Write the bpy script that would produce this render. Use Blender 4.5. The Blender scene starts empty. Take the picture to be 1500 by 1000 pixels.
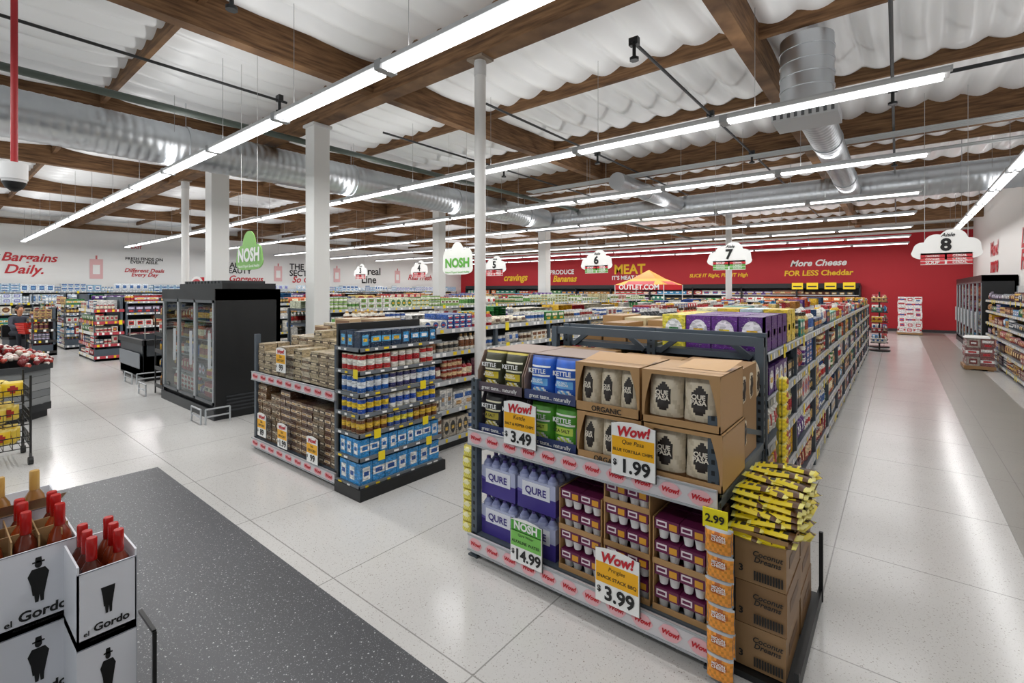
import bpy, bmesh, math, random
from mathutils import Vector
random.seed(11)
U=random.uniform; RI=random.randint; CH=random.choice
scene=bpy.context.scene
scene.view_settings.view_transform='Standard'
# ------------------------------------------------------------ helpers
_lc={}
def lin(h):
    if not isinstance(h,str): return h
    if h in _lc: return _lc[h]
    o=[]
    for i in (0,2,4):
        v=int(h[i:i+2],16)/255
        o.append(v/12.92 if v<=.04045 else ((v+.055)/1.055)**2.4)
    _lc[h]=(o[0],o[1],o[2],1.0)
    return _lc[h]
def shade(h,f):
    c=lin(h); return (min(1,c[0]*f),min(1,c[1]*f),min(1,c[2]*f),1)

def mat(name,col='ffffff',rough=.5,metal=0,emit=None,es=0,attr=False,printed=False,spec=.5):
    m=bpy.data.materials.new(name); m.use_nodes=True
    nt=m.node_tree; b=nt.nodes['Principled BSDF']
    b.inputs['Base Color'].default_value=lin(col)
    b.inputs['Roughness'].default_value=rough
    b.inputs['Metallic'].default_value=metal
    b.inputs['Specular IOR Level'].default_value=spec
    if emit:
        b.inputs['Emission Color'].default_value=lin(emit); b.inputs['Emission Strength'].default_value=es
        m.cycles.emission_sampling='NONE'
    if attr:
        a=nt.nodes.new('ShaderNodeVertexColor'); a.layer_name='Col'
        out=a.outputs['Color']
        if printed:
            tc=nt.nodes.new('ShaderNodeTexCoord')
            mp=nt.nodes.new('ShaderNodeMapping'); mp.inputs['Scale'].default_value=(1,1,2.2)
            nt.links.new(tc.outputs['Object'],mp.inputs['Vector'])
            v=nt.nodes.new('ShaderNodeTexVoronoi'); v.inputs['Scale'].default_value=34
            nt.links.new(mp.outputs['Vector'],v.inputs['Vector'])
            bw=nt.nodes.new('ShaderNodeRGBToBW'); nt.links.new(v.outputs['Color'],bw.inputs['Color'])
            mr=nt.nodes.new('ShaderNodeMapRange'); mr.inputs['From Min'].default_value=.2; mr.inputs['From Max'].default_value=.8
            mr.inputs['To Min'].default_value=.6; mr.inputs['To Max'].default_value=1.15
            nt.links.new(bw.outputs[0],mr.inputs['Value'])
            mx=nt.nodes.new('ShaderNodeVectorMath'); mx.operation='SCALE'
            nt.links.new(out,mx.inputs[0]); nt.links.new(mr.outputs[0],mx.inputs['Scale'])
            n=nt.nodes.new('ShaderNodeTexNoise'); n.inputs['Scale'].default_value=70
            nt.links.new(mp.outputs['Vector'],n.inputs['Vector'])
            st=nt.nodes.new('ShaderNodeMath'); st.operation='GREATER_THAN'; st.inputs[1].default_value=.65
            nt.links.new(n.outputs['Fac'],st.inputs[0])
            ml=nt.nodes.new('ShaderNodeMath'); ml.operation='MULTIPLY'; ml.inputs[1].default_value=.5
            nt.links.new(st.outputs[0],ml.inputs[0])
            m2=nt.nodes.new('ShaderNodeMixRGB'); m2.inputs['Color2'].default_value=(.75,.73,.68,1)
            nt.links.new(ml.outputs[0],m2.inputs['Fac']); nt.links.new(mx.outputs[0],m2.inputs['Color1'])
            out=m2.outputs['Color']
        nt.links.new(out,b.inputs['Base Color'])
    return m

M_ATTR=mat('painted_parts',rough=.45,attr=True)
M_PACK=mat('printed_packaging',rough=.38,attr=True,printed=True)
M_METAL=mat('galvanised_steel','c6cace',.28,1.0)
M_LAMP=mat('lit_tube','ffffff',.5,emit='ffffff',es=4)
M_RED=mat('ink_red','c4202c',.5); M_BLACK=mat('ink_black','141414',.5); M_WHITE=mat('ink_white','f6f6f4',.5)
M_GREEN=mat('ink_green','5fae3c',.5); M_YEL=mat('ink_yellow','f6c81e',.5); M_CREAM=mat('ink_cream','efe6d6',.5); M_VIO=mat('ink_violet','3d2f86',.5)
M_GLASS=bpy.data.materials.new('thin_glass'); M_GLASS.use_nodes=True
nt=M_GLASS.node_tree; nt.nodes.remove(nt.nodes['Principled BSDF'])
t=nt.nodes.new('ShaderNodeBsdfTransparent'); g=nt.nodes.new('ShaderNodeBsdfGlossy'); g.inputs['Roughness'].default_value=.03
mx=nt.nodes.new('ShaderNodeMixShader'); mx.inputs[0].default_value=.16
t.inputs[0].default_value=(.9,.94,.94,1)
nt.links.new(t.outputs[0],mx.inputs[1]); nt.links.new(g.outputs[0],mx.inputs[2])
nt.links.new(mx.outputs[0],nt.nodes['Material Output'].inputs[0])

# wood
M_WOOD=mat('glulam_timber','7a5230',.65,spec=.25)
nt=M_WOOD.node_tree; b=nt.nodes['Principled BSDF']
tc=nt.nodes.new('ShaderNodeTexCoord'); mp=nt.nodes.new('ShaderNodeMapping'); mp.inputs['Scale'].default_value=(1.2,1.2,14)
n=nt.nodes.new('ShaderNodeTexNoise'); n.inputs['Scale'].default_value=2.2; n.inputs['Detail'].default_value=6
cr=nt.nodes.new('ShaderNodeValToRGB'); cr.color_ramp.elements[0].color=lin('523a28'); cr.color_ramp.elements[1].color=lin('8c6a4a')
cr.color_ramp.elements[0].position=.3; cr.color_ramp.elements[1].position=.72
nt.links.new(tc.outputs['Object'],mp.inputs['Vector']); nt.links.new(mp.outputs[0],n.inputs['Vector'])
nt.links.new(n.outputs['Fac'],cr.inputs[0]); nt.links.new(cr.outputs[0],b.inputs['Base Color'])
nt=M_METAL.node_tree; b=nt.nodes['Principled BSDF']
tc=nt.nodes.new('ShaderNodeTexCoord'); n=nt.nodes.new('ShaderNodeTexVoronoi'); n.inputs['Scale'].default_value=7
bw=nt.nodes.new('ShaderNodeRGBToBW'); mr=nt.nodes.new('ShaderNodeMapRange'); mr.inputs['To Min'].default_value=.32; mr.inputs['To Max'].default_value=.44
nt.links.new(tc.outputs['Object'],n.inputs['Vector']); nt.links.new(n.outputs['Color'],bw.inputs[0]); nt.links.new(bw.outputs[0],mr.inputs[0]); nt.links.new(mr.outputs[0],b.inputs['Roughness'])

def floor_mat(name,c1,c2,spk,dark=False,joints=True,rough=.19,spec=.45):
    m=bpy.data.materials.new(name); m.use_nodes=True; nt=m.node_tree; b=nt.nodes['Principled BSDF']; L=nt.links.new
    tc=nt.nodes.new('ShaderNodeTexCoord')
    n=nt.nodes.new('ShaderNodeTexNoise'); n.inputs['Scale'].default_value=1.1; n.inputs['Detail'].default_value=5
    L(tc.outputs['Object'],n.inputs['Vector'])
    mx=nt.nodes.new('ShaderNodeMixRGB'); mx.inputs[1].default_value=lin(c1); mx.inputs[2].default_value=lin(c2)
    L(n.outputs['Fac'],mx.inputs[0]); out=mx.outputs[0]
    for sc,th,colr,am in ((55,.19,spk,.7),(120,.2,spk,.6),(38,.14,'8a8078' if not dark else 'e8e8e8',.65)):
        v=nt.nodes.new('ShaderNodeTexVoronoi'); v.inputs['Scale'].default_value=sc; L(tc.outputs['Object'],v.inputs['Vector'])
        lt=nt.nodes.new('ShaderNodeMath'); lt.operation='LESS_THAN'; lt.inputs[1].default_value=th; L(v.outputs['Distance'],lt.inputs[0])
        bw=nt.nodes.new('ShaderNodeRGBToBW'); L(v.outputs['Color'],bw.inputs[0])
        ml=nt.nodes.new('ShaderNodeMath'); ml.operation='MULTIPLY'; L(lt.outputs[0],ml.inputs[0]); L(bw.outputs[0],ml.inputs[1])
        m3=nt.nodes.new('ShaderNodeMath'); m3.operation='MULTIPLY'; m3.inputs[1].default_value=am*1.4; L(ml.outputs[0],m3.inputs[0]); m3.use_clamp=True
        x=nt.nodes.new('ShaderNodeMixRGB'); x.inputs[2].default_value=lin(colr); L(m3.outputs[0],x.inputs[0]); L(out,x.inputs[1]); out=x.outputs[0]
    if joints:
        s=nt.nodes.new('ShaderNodeSeparateXYZ'); L(tc.outputs['Object'],s.inputs[0]); prev=None
        for ax,off in ((0,.35),(1,.78)):
            a=nt.nodes.new('ShaderNodeMath'); a.operation='ADD'; a.inputs[1].default_value=60+off; L(s.outputs[ax],a.inputs[0])
            d=nt.nodes.new('ShaderNodeMath'); d.operation='MODULO'; d.inputs[1].default_value=1.2; L(a.outputs[0],d.inputs[0])
            lt=nt.nodes.new('ShaderNodeMath'); lt.operation='LESS_THAN'; lt.inputs[1].default_value=.008; L(d.outputs[0],lt.inputs[0])
            if prev:
                q=nt.nodes.new('ShaderNodeMath'); q.operation='MAXIMUM'; L(prev,q.inputs[0]); L(lt.outputs[0],q.inputs[1]); prev=q.outputs[0]
            else: prev=lt.outputs[0]
        q=nt.nodes.new('ShaderNodeMath'); q.operation='MULTIPLY'; q.inputs[1].default_value=.6; L(prev,q.inputs[0])
        x=nt.nodes.new('ShaderNodeMixRGB'); x.inputs[2].default_value=lin('66635f'); L(q.outputs[0],x.inputs[0]); L(out,x.inputs[1]); out=x.outputs[0]
    L(out,b.inputs['Base Color']); b.inputs['Roughness'].default_value=rough; b.inputs['Specular IOR Level'].default_value=spec
    return m

class MB:
    def __init__(s): s.v=[];s.f=[];s.c=[];s.m=[];s.s=[]
    def add(s,vs,fs,col,mi=0,sm=False):
        b=len(s.v); s.v.extend(vs)
        multi=isinstance(col,list)
        if not multi: col=lin(col)
        for i,f in enumerate(fs):
            s.f.append([b+k for k in f]); s.c.append(lin(col[i]) if multi else col); s.m.append(mi); s.s.append(sm)
    def box(s,x0,x1,y0,y1,z0,z1,col='ffffff',mi=0):
        vs=[(x,y,z) for z in (z0,z1) for x,y in ((x0,y0),(x1,y0),(x1,y1),(x0,y1))]
        s.add(vs,[(3,2,1,0),(4,5,6,7),(0,1,5,4),(1,2,6,5),(2,3,7,6),(3,0,4,7)],col,mi)
    def bar(s,p0,p1,w,h,col,mi=0):
        p0=Vector(p0);p1=Vector(p1);d=(p1-p0).normalized()
        up=Vector((0,0,1)) if abs(d.z)<.95 else Vector((1,0,0))
        sd=d.cross(up).normalized()*w/2; u2=sd.cross(d).normalized()*h/2
        vs=[tuple(p+a*sd+b*u2) for p in (p0,p1) for a,b in ((-1,-1),(1,-1),(1,1),(-1,1))]
        s.add(vs,[(3,2,1,0),(4,5,6,7),(0,1,5,4),(1,2,6,5),(2,3,7,6),(3,0,4,7)],col,mi)
    def tube(s,p0,p1,r,n=8,col='888888',mi=0,r1=None):
        p0=Vector(p0);p1=Vector(p1);d=(p1-p0).normalized(); r1=r if r1 is None else r1
        up=Vector((0,0,1)) if abs(d.z)<.9 else Vector((1,0,0))
        a=d.cross(up).normalized(); b=a.cross(d)
        vs=[]
        for p,rr in ((p0,r),(p1,r1)):
            for i in range(n):
                t=2*math.pi*i/n; vs.append(tuple(p+a*rr*math.cos(t)+b*rr*math.sin(t)))
        s.add(vs,[(i,(i+1)%n,n+(i+1)%n,n+i) for i in range(n)],col,mi,True)
        s.add(vs,[tuple(range(n))[::-1],tuple(range(n,2*n))],col,mi)
    def lathe(s,cx,cy,prof,n=12,mi=0,cap=True):
        vs=[];fs=[];cs=[]
        for r,z,c in prof:
            for i in range(n):
                t=2*math.pi*i/n; vs.append((cx+r*math.cos(t),cy+r*math.sin(t),z))
        for k in range(len(prof)-1):
            for i in range(n):
                fs.append((k*n+i,k*n+(i+1)%n,(k+1)*n+(i+1)%n,(k+1)*n+i)); cs.append(prof[k+1][2])
        s.add(vs,fs,cs,mi,True)
        if cap:
            k=len(prof)-1; s.add(vs[k*n:],[tuple(range(n))],prof[-1][2],mi)
    def obj(s,name,mats,parent=None,bevel=0):
        me=bpy.data.meshes.new(name); me.from_pydata(s.v,[],s.f)
        for m in mats: me.materials.append(m)
        me.polygons.foreach_set('material_index',s.m); me.polygons.foreach_set('use_smooth',s.s)
        ca=me.color_attributes.new('Col','FLOAT_COLOR','CORNER')
        arr=[]
        for f,c in zip(s.f,s.c): arr.extend(list(c)*len(f))
        ca.data.foreach_set('color',arr); me.update()
        o=bpy.data.objects.new(name,me); scene.collection.objects.link(o)
        if parent: o.parent=parent
        if bevel:
            b=o.modifiers.new('bevel','BEVEL'); b.width=bevel; b.segments=2; b.limit_method='ANGLE'
        return o
def empty(name):
    e=bpy.data.objects.new(name,None); scene.collection.objects.link(e); e.empty_display_size=.1; return e
fit=[]
ROT={'-y':(math.pi/2,0,0),'+x':(math.pi/2,0,math.pi/2),'-x':(math.pi/2,0,-math.pi/2),'+y':(math.pi/2,0,math.pi)}
def text(body,loc,width,facing,m,parent,shear=0,bold=.012,name='lettering',curve=None,tilt=0,maxh=None):
    if curve is None:
        c=bpy.data.curves.new(name,'FONT'); c.body=body; c.align_x='CENTER'; c.align_y='CENTER'; c.size=1
        c.shear=shear; c.offset=bold; c.extrude=.002; c.resolution_u=3; c.space_line=.8; c.materials.append(m)
    else: c=curve
    o=bpy.data.objects.new(name,c); scene.collection.objects.link(o); o.parent=parent
    o.location=loc; r=ROT[facing]; o.rotation_euler=(r[0],tilt,r[2]) if facing=='-y' else r
    fit.append((o,width,maxh)); return c

# ------------------------------------------------------------ room shell
XL,XR,YF,YB,ZT=-27.0,2.4,27.0,-5.0,4.95
MAT_FL=floor_mat('terrazzo_floor','d6d5d3','c3c1be','8c867e')
MAT_DK=floor_mat('dark_terrazzo','525357','454649','a9aaad',dark=True,joints=False,rough=.4)
MAT_ST=floor_mat('grey_terrazzo_strip','98958d','898680','716e67',joints=True,rough=.3,spec=.25)
m=MB(); m.box(XL-.2,XR+.2,YB-.2,YF+.2,-.2,0); m.obj('floor',[MAT_FL])
m=MB(); m.box(-5.86,2.3,-4.9,1.52,0.0005,.004); m.obj('floor_mat_dark_terrazzo',[MAT_DK])
m=MB(); m.box(.66,1.48,1.6,26.9,0.0005,.003); m.obj('floor_strip_grey',[MAT_ST])
m=MB(); m.box(XL,XR,YF,YF+.2,0,4.3,'b81f2a'); m.box(XL,XR,YF-.02,YF+.2,4.3,ZT,'e9e9e6'); m.obj('wall_back',[mat('wall_paint_b',rough=.6,attr=True)])
m=MB(); m.box(XL-.2,XL,YB,YF,0,ZT,'f0efec'); m.obj('wall_left',[mat('wall_paint_l',rough=.6,attr=True)])
m=MB(); m.box(XR,XR+.2,YB,YF,0,ZT,'eeedea'); m.obj('wall_right',[mat('wall_paint_r',rough=.6,attr=True)])
m=MB()
m.box(XL,XR,YB-.2,YB,0,.5,'eeedea'); m.box(XL,XR,YB-.2,YB,3.2,ZT,'eeedea')
for i in range(8):
    x=XL+i*(XR-XL-.6)/7; m.box(x,x+.6,YB-.2,YB,.5,3.2,'eeedea')
m.obj('wall_front',[M_ATTR])
m=MB()
for i in range(7):
    x0=XL+i*(XR-XL-.6)/7+.6; x1=XL+(i+1)*(XR-XL-.6)/7
    m.box(x0,x1,YB-.11,YB-.1,.5,3.2,'ffffff',1)
    for xx in (x0,(x0+x1)/2,x1-.05): m.box(xx,xx+.05,YB-.14,YB-.06,.5,3.2,'50545a')
m.obj('window_1',[M_ATTR,M_GLASS])
m=MB(); m.box(XL+.001,XL+.02,YB,YF,0,.12,'3a3a3c'); m.obj('baseboard_left',[M_ATTR])
m=MB(); m.box(-1,XR,YF-.02,YF-.001,0,.12,'3a3a3c'); m.obj('baseboard_back',[M_ATTR])
# ceiling : billowed white insulation between purlins
GIRD=[-2.6,4.03,10.6,17.3,24.0]
lines=[]
for a,b in zip([-9.2]+GIRD,GIRD+[30.6]):
    for k in range(3): lines.append(a+(b-a)*k/3)
lines=[y for y in lines if YB<y<YF]; edges=[YB]+lines+[YF]
xs=[];x=XL
while x<XR+.001: xs.append(x); x+=.049
ys=[]
for a,b in zip(edges[:-1],edges[1:]):
    for k in range(8): ys.append((a+(b-a)*k/8,k/8))
ys.append((YF,0))
vs=[]
for y,k in ys:
    sag=math.sin(math.pi*k)**.6 if k>0 else 0
    for i,x in enumerate(xs):
        rip=abs(math.sin(math.pi*x/.43+.3*math.sin(y*1.3)+.3*math.sin(x*.9)))
        vs.append((x,y,ZT+.02-.13*rip*(.6+.4*sag)-.03*sag+.012*math.sin(x*3.1+y*4.3)))
W=len(xs); m=MB()
m.add(vs,[(j*W+i,j*W+i+1,(j+1)*W+i+1,(j+1)*W+i) for j in range(len(ys)-1) for i in range(W-1)],'f0f1f2',0,True)
m.box(XL-.2,XR+.2,YB-.2,YF+.2,ZT+.1,ZT+.3,'dddddd')
m.obj('ceiling',[mat('ceiling_insulation',rough=.3,attr=True)])
# timber
m=MB()
for y in GIRD: m.box(XL,XR,y-.11,y+.11,4.45,ZT+.1)
for x in (-1.35,-5.7,-9.9,-14.3,-18.4,-22.4):
    for a,b in zip([YB]+GIRD,GIRD+[YF]): m.box(x-.08,x+.08,a+.11,b-.11,4.52,ZT+.08)
for y in lines:
    if min(abs(y-g) for g in GIRD)>.2: m.box(XL,XR,y-.03,y+.03,4.76,ZT+.05)
m.box(XL,XR,YF-.12,YF-.02,4.4,4.62); m.box(XL,XL+.1,YB,YF,4.4,4.62)
m.obj('trim_timber_roof_beams',[M_WOOD])
# columns
def column(x,y,w,zt=4.45):
    m=MB(); m.box(x-w/2,x+w/2,y-w/2,y+w/2,0,zt,'dfdfdd'); m.box(x-w/2-.01,x+w/2+.01,y-w/2-.01,y+w/2+.01,0,.12,'8b8b8b')
    m.box(x-w/2-.03,x+w/2+.03,y-w/2-.03,y+w/2+.03,zt-.05,zt,'cfcfcf'); m.obj('square_column',[M_ATTR],bevel=.01)
def pole(x,y,r,zt=4.45):
    m=MB(); m.tube((x,y,0),(x,y,zt-.02),r,20,'dddcda'); m.tube((x,y,zt-.2),(x,y,zt-.05),r*1.08,20,'cfcfcf'); m.box(x-r*1.8,x+r*1.8,y-.1,y+.1,zt-.03,zt,'8a7a6a'); m.tube((x,y,0),(x,y,.05),r*1.6,20,'aaaaaa')
    m.obj('pole_column',[M_ATTR])
column(-7.28,4.03,.27); column(-11.42,4.03,.35); column(-11.6,10.6,.3); column(-12.2,17.4,.4)
pole(-3.72,4.03,.065); pole(-13.4,4.03,.08); pole(-4.5,17.4,.1)
# ------------------------------------------------------------ lights
ZL=3.66
def light_row(y,x0,x1,z=ZL,axis='x',k=1.0):
    e=empty('linear_light_fixture'); m=MB()
    L=x1-x0; n=max(1,round(L/1.83)); sg=L/n
    def bx(a0,a1,b0,b1,z0,z1,c,mi=0):
        if axis=='x': m.box(a0,a1,y+b0,y+b1,z0,z1,c,mi)
        else: m.box(y+b0,y+b1,a0,a1,z0,z1,c,mi)
    bx(x0,x1,-.03,.03,z+.03,z+.07,'c5c6c8')
    for i in range(n):
        a=x0+i*sg+.02; b=a+sg-.04
        bx(a,b,-.085,.085,z+.0,z+.035,'d4d5d6')
        bx(a+.04,b-.04,-.062,-.027,z-.026,z-.0,'ffffff',1)
        bx(a+.04,b-.04,.027,.062,z-.026,z-.0,'ffffff',1)
        bx(a-.04,a+.04,-.088,.088,z-.032,z+.05,'a9abad')
        if axis=='x': m.tube((a+.3,y,z+.07),(a+.3,y,4.8),.003,4,'909090')
        else: m.tube((y,a+.3,z+.07),(y,a+.3,4.8),.003,4,'909090')
    m.obj('housing',[M_ATTR,M_LAMP],e)
    for nm,sy,en,zz,flip in (('tube_lamp',.03,9.8,z-.028,0),('ceiling_fill_light',.08,3.3,z+.085,1)):  # second, up-facing area light is added to brighten the ceiling
        ld=bpy.data.lights.new(nm,'AREA'); ld.shape='RECTANGLE'; ld.size=L-.1; ld.size_y=sy; ld.energy=en*L*k; ld.color=(1,.992,.98)
        o=bpy.data.objects.new(nm,ld); scene.collection.objects.link(o); o.parent=e
        o.location=((x0+x1)/2,y,zz) if axis=='x' else (y,(x0+x1)/2,zz)
        o.rotation_euler=(math.pi if flip else 0,0,0 if axis=='x' else math.pi/2)
for y in (-.8,2.46,5.57,8.64,11.9,15.1,18.2,21.4,24.6):  # first row, behind the camera, is unseen and added for lighting
    light_row(y,-25.8,.37)
light_row(1.4,3.2,25.5,axis='y',k=.5)
w=bpy.data.worlds.new('store_world'); scene.world=w; w.use_nodes=True
w.node_tree.nodes['Background'].inputs[0].default_value=(.9,.95,1,1); w.node_tree.nodes['Background'].inputs[1].default_value=1.3
# ------------------------------------------------------------ ducts
def duct(name,p0,p1,r,step=.12):
    m=MB(); p0=Vector(p0);p1=Vector(p1); d=p1-p0; L=d.length; d.normalize()
    up=Vector((0,0,1)) if abs(d.z)<.9 else Vector((1,0,0))
    a=d.cross(up).normalized(); b=a.cross(d); N=28; K=int(L/step); vs=[]
    for k in range(K+1):
        for off,rr in ((0,r),(.4*step,r),(.5*step,r+.006)):
            s=min(L,k*step+off)
            for i in range(N):
                t=2*math.pi*i/N; vs.append(tuple(p0+d*s+a*rr*math.cos(t)+b*rr*math.sin(t)))
    n=(K+1)*3
    m.add(vs,[(j*N+i,j*N+(i+1)%N,(j+1)*N+(i+1)%N,(j+1)*N+i) for j in range(n-1) for i in range(N)],'ffffff',0,True)
    m.add(vs,[tuple(range(N)),tuple(range((n-1)*N,n*N))],'ffffff')
    s=1.5
    while s<L:
        q=p0+d*s; m.tube(q-d*.03,q+d*.03,r+.015,28); m.tube(q+Vector((0,0,r)),(q.x,q.y,4.82),.006,4); s+=3.0
    m.obj(name,[M_METAL])
duct('spiral_air_duct',(-8.95,-4.8,4.1),(-8.95,12.74,4.1),.32)
duct('spiral_air_duct',(-9.5,13.1,4.06),(2.35,13.1,4.06),.3)
duct('spiral_air_duct',(-.8,6.74,3.98),(-.8,12.78,3.98),.19)
duct('spiral_air_duct',(-4.6,9.2,4.1),(-4.6,12.78,4.1),.18)
e=empty('air_diffuser'); m=MB()
m.tube((-.82,6.45,3.86),(-.82,6.45,4.7),.27,28,'c0c4c8',1)
for zz in (3.95,4.1,4.25,4.4,4.55): m.tube((-.82,6.45,zz),(-.82,6.45,zz+.02),.28,28,'c0c4c8',1)
m.box(-1.14,-.5,6.2,6.72,3.74,3.86,'c9cccf')
for i in range(9): m.box(-1.12+i*.07,-1.09+i*.07,6.19,6.2,3.76,3.84,'55585c')
m.obj('plenum',[M_ATTR,M_METAL],e)
def pipes(name,segs,col,drops=()):
    m=MB()
    for p0,p1,r in segs: m.tube(p0,p1,r,8,col)
    for x,y,z in drops:
        m.tube((x,y,z),(x,y,z-.16),.02,8,col); m.tube((x,y,z-.16),(x,y,z-.19),.05,8,col); m.box(x-.05,x+.05,y-.03,y+.03,z-.03,z+.05,col)
    m.obj(name,[M_ATTR])
pipes('sprinkler_pipe',[((-2.17,4.7,4.42),(-2.17,20,4.42),.018)],'26282a',[(-2.17,4.75,4.42),(-2.17,7.4,4.42),(-2.17,10,4.42)])
pipes('sprinkler_pipe',[((-6.6,-3,4.4),(-6.6,3.2,4.4),.018),((-6.6,4.8,4.4),(-6.6,20,4.4),.018)],'26282a',[(-6.6,3.1,4.42),(-6.6,7.9,4.42)])
pipes('sprinkler_pipe',[((-4.5,-2,4.42),(-4.5,1.75,4.42),.018),((-4.5,5,4.42),(-4.5,17.1,4.42),.018)],'26282a',[(-4.5,1.7,4.42),(-4.5,8.2,4.42)])
pipes('sprinkler_pipe',[((-.05,4.5,4.42),(-.05,24,4.42),.018)],'26282a',[(-.05,8,4.42),(-.05,12,4.42)])
pipes('sprinkler_main_pipe',[((-7.78,-4.5,4.3),(-7.78,24,4.3),.05),((-7.92,-4.5,4.36),(-7.92,24,4.36),.018)],'4a544d')
pipes('sprinkler_cross_pipe',[((-26,7.9,4.47),(2.2,7.9,4.47),.026)],'2a2c2e')
pipes('electrical_conduit',[((-7.5,9.9+i*.09,4.36),(2.3,9.9+i*.09,4.36),.016) for i in range(4)]+[((-6,11.4+i*.12,4.34),(2.3,11.4+i*.12,4.34),.018) for i in range(2)],'b3b7b9')
pipes('electrical_conduit',[((1.9+i*.08,4,4.42),(1.9+i*.08,26,4.42),.014) for i in range(3)],'b5b7b8')
m=MB(); m.tube((.92,5.6,4.8),(.92,5.6,4.0),.008,6,'d8d8d8'); m.tube((.92,5.6,4.05),(.92,5.6,3.75),.035,10,'e2e2e2'); m.box(.8,1.04,5.57,5.63,3.95,3.98,'e2e2e2'); m.obj('hanging_antenna',[M_ATTR])
m=MB(); m.tube((-5.1,.44,2.72),(-5.1,.44,4.8),.02,10,'b3262b'); m.tube((-5.1,.44,2.62),(-5.1,.44,2.74),.075,18,'f0f0f0'); m.lathe(-5.1,.44,[(.07,2.62,'f0f0f0'),(.068,2.6,'e8e8e8'),(.05,2.56,'222222'),(.02,2.535,'111111'),(.002,2.53,'111111')],18); m.obj('security_dome_camera',[M_ATTR])

# ------------------------------------------------------------ products
FR={'+x':(0,1,1,0),'-x':(0,1,-1,0),'-y':(1,0,0,-1),'+y':(1,0,0,1)}
class Fr:
    def __init__(s,facing,ox,oy): s.ox=ox;s.oy=oy;s.ux,s.uy,s.nx,s.ny=FR[facing]
    def __call__(s,u,d,z): return (s.ox+s.ux*u-s.nx*d, s.oy+s.uy*u-s.ny*d, z)
def p_box(mb,F,u,z,w,h,dep,d0,c,lab=None,acc=None,sty=0):
    P=lambda a,b,cz: F(a,b,cz)
    vs=[P(u,d0,z),P(u+w,d0,z),P(u+w,d0,z+h),P(u,d0,z+h),P(u,d0+dep,z),P(u+w,d0+dep,z),P(u+w,d0+dep,z+h),P(u,d0+dep,z+h)]
    mb.add(vs,[(0,1,2,3),(3,2,6,7),(0,3,7,4),(1,5,6,2)],c)
    e=d0-.0012
    def q(a0,a1,b0,b1,cc): mb.add([P(u+w*a0,e,z+h*b0),P(u+w*a1,e,z+h*b0),P(u+w*a1,e,z+h*b1),P(u+w*a0,e,z+h*b1)],[(0,1,2,3)],cc)
    if lab:
        if sty==0: q(.1,.9,.55,.85,lab)
        elif sty==1: q(0,1,.35,.7,lab)
        elif sty==3:
            n=14; mb.add([P(u+w*(.5+.38*math.cos(2*math.pi*k/n)),e,z+h*(.52+.36*math.sin(2*math.pi*k/n))) for k in range(n)],[tuple(range(n))],lab)
        else: q(.2,.8,.2,.8,lab)
    if acc:
        e-=.0008
        if sty==0: q(.25,.75,.15,.4,acc)
        elif sty==1: q(.2,.8,.42,.62,acc)
        else: q(.3,.7,.4,.6,acc)
def p_can(mb,F,u,z,w,h,dep,d0,c,lab,acc,lid='c8c8c8'):
    r=w/2; x,y,_=F(u+r,d0+r,0)
    mb.lathe(x,y,[(r*.96,z,lid),(r,z+.08*h,lid),(r,z+.35*h,c),(r,z+.7*h,lab),(r,z+.93*h,c),(r*.95,z+h,lid)],8)
def p_jar(mb,F,u,z,w,h,dep,d0,c,lab,acc):
    r=w/2; x,y,_=F(u+r,d0+r,0)
    mb.lathe(x,y,[(r*.9,z,c),(r,z+.06*h,c),(r,z+.2*h,c),(r,z+.62*h,lab),(r*.97,z+.72*h,c),(r*.45,z+.84*h,c),(r*.45,z+.86*h,acc),(r*.45,z+h,acc)],8)
def p_bag(mb,F,u,z,w,h,dep,d0,colf,nu=4,nv=5,back=False,mi=0,lean=0):
    vs=[];cs=[];fs=[]
    for j in range(nv+1):
        v=j/nv*2-1
        for i in range(nu+1):
            s=i/nu*2-1
            th=dep/2*max(0,(1-abs(s)**3))**.6*max(0,(1-abs(v)**3.5))**.7
            nar=1-.05*(1-abs(v))
            if nu>8: th+=.0035*math.sin(5*s+4*v)*math.cos(9*v-3*s)*(1-abs(v))
            vs.append(F(u+w/2+s*w/2*nar,d0+dep/2-th+lean*(v+1)/2,z+h*(v+1)/2))
    for j in range(nv):
        for i in range(nu):
            k=j*(nu+1)+i; fs.append((k,k+1,k+nu+2,k+nu+1)); cs.append(lin(colf((i+.5)/nu*2-1,(j+.5)/nv*2-1)))
    mb.add(vs,fs,cs,mi,True)
    if back:
        vs2=[]
        for j in range(nv+1):
            v=j/nv*2-1
            for i in range(nu+1):
                s=i/nu*2-1; th=dep/2*max(0,(1-abs(s)**3))**.6*max(0,(1-abs(v)**3.5))**.7
                vs2.append(F(u+w/2+s*w/2,d0+dep/2+th,z+h*(v+1)/2))
        mb.add(vs2,fs,cs[0],mi,True)
def bagcol(c,lab,acc):
    def f(s,v):
        if abs(v)>.82: return acc
        if abs(s)<.6 and -.1<v<.5: return lab
        return c
    return f
PAL=[('b3202a','f4f1ea','f2c12e'),('1f4e9c','f4f4f4','e23b2e'),('f2c12e','b3202a','ffffff'),('2e7d3a','f0e9d0','f2c12e'),('e8e4da','2b5fa8','b3202a'),
('5a2d82','f4f4f4','f2c12e'),('d9662b','fff3d0','5b2a12'),('c8202a','3a7d44','f4f4f4'),('23282e','d8b46a','f4f4f4'),('3f9ad0','ffffff','1f4e9c'),
('c98a3a','5b3a1e','f0e6cf'),('e7c978','a33a24','3a2a1a'),('6b3a1f','f0d9a0','c23b2a'),('1a3f6a','e8b83a','c62828'),('f0efe8','c62828','1b1b1b'),('2f8f7a','f5f5e8','e8b83a')]
P_BAKE=PAL+[('f4f2ea','c62828','1f4e9c'),('f6e9b8','b3202a','1f4e9c')]
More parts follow.
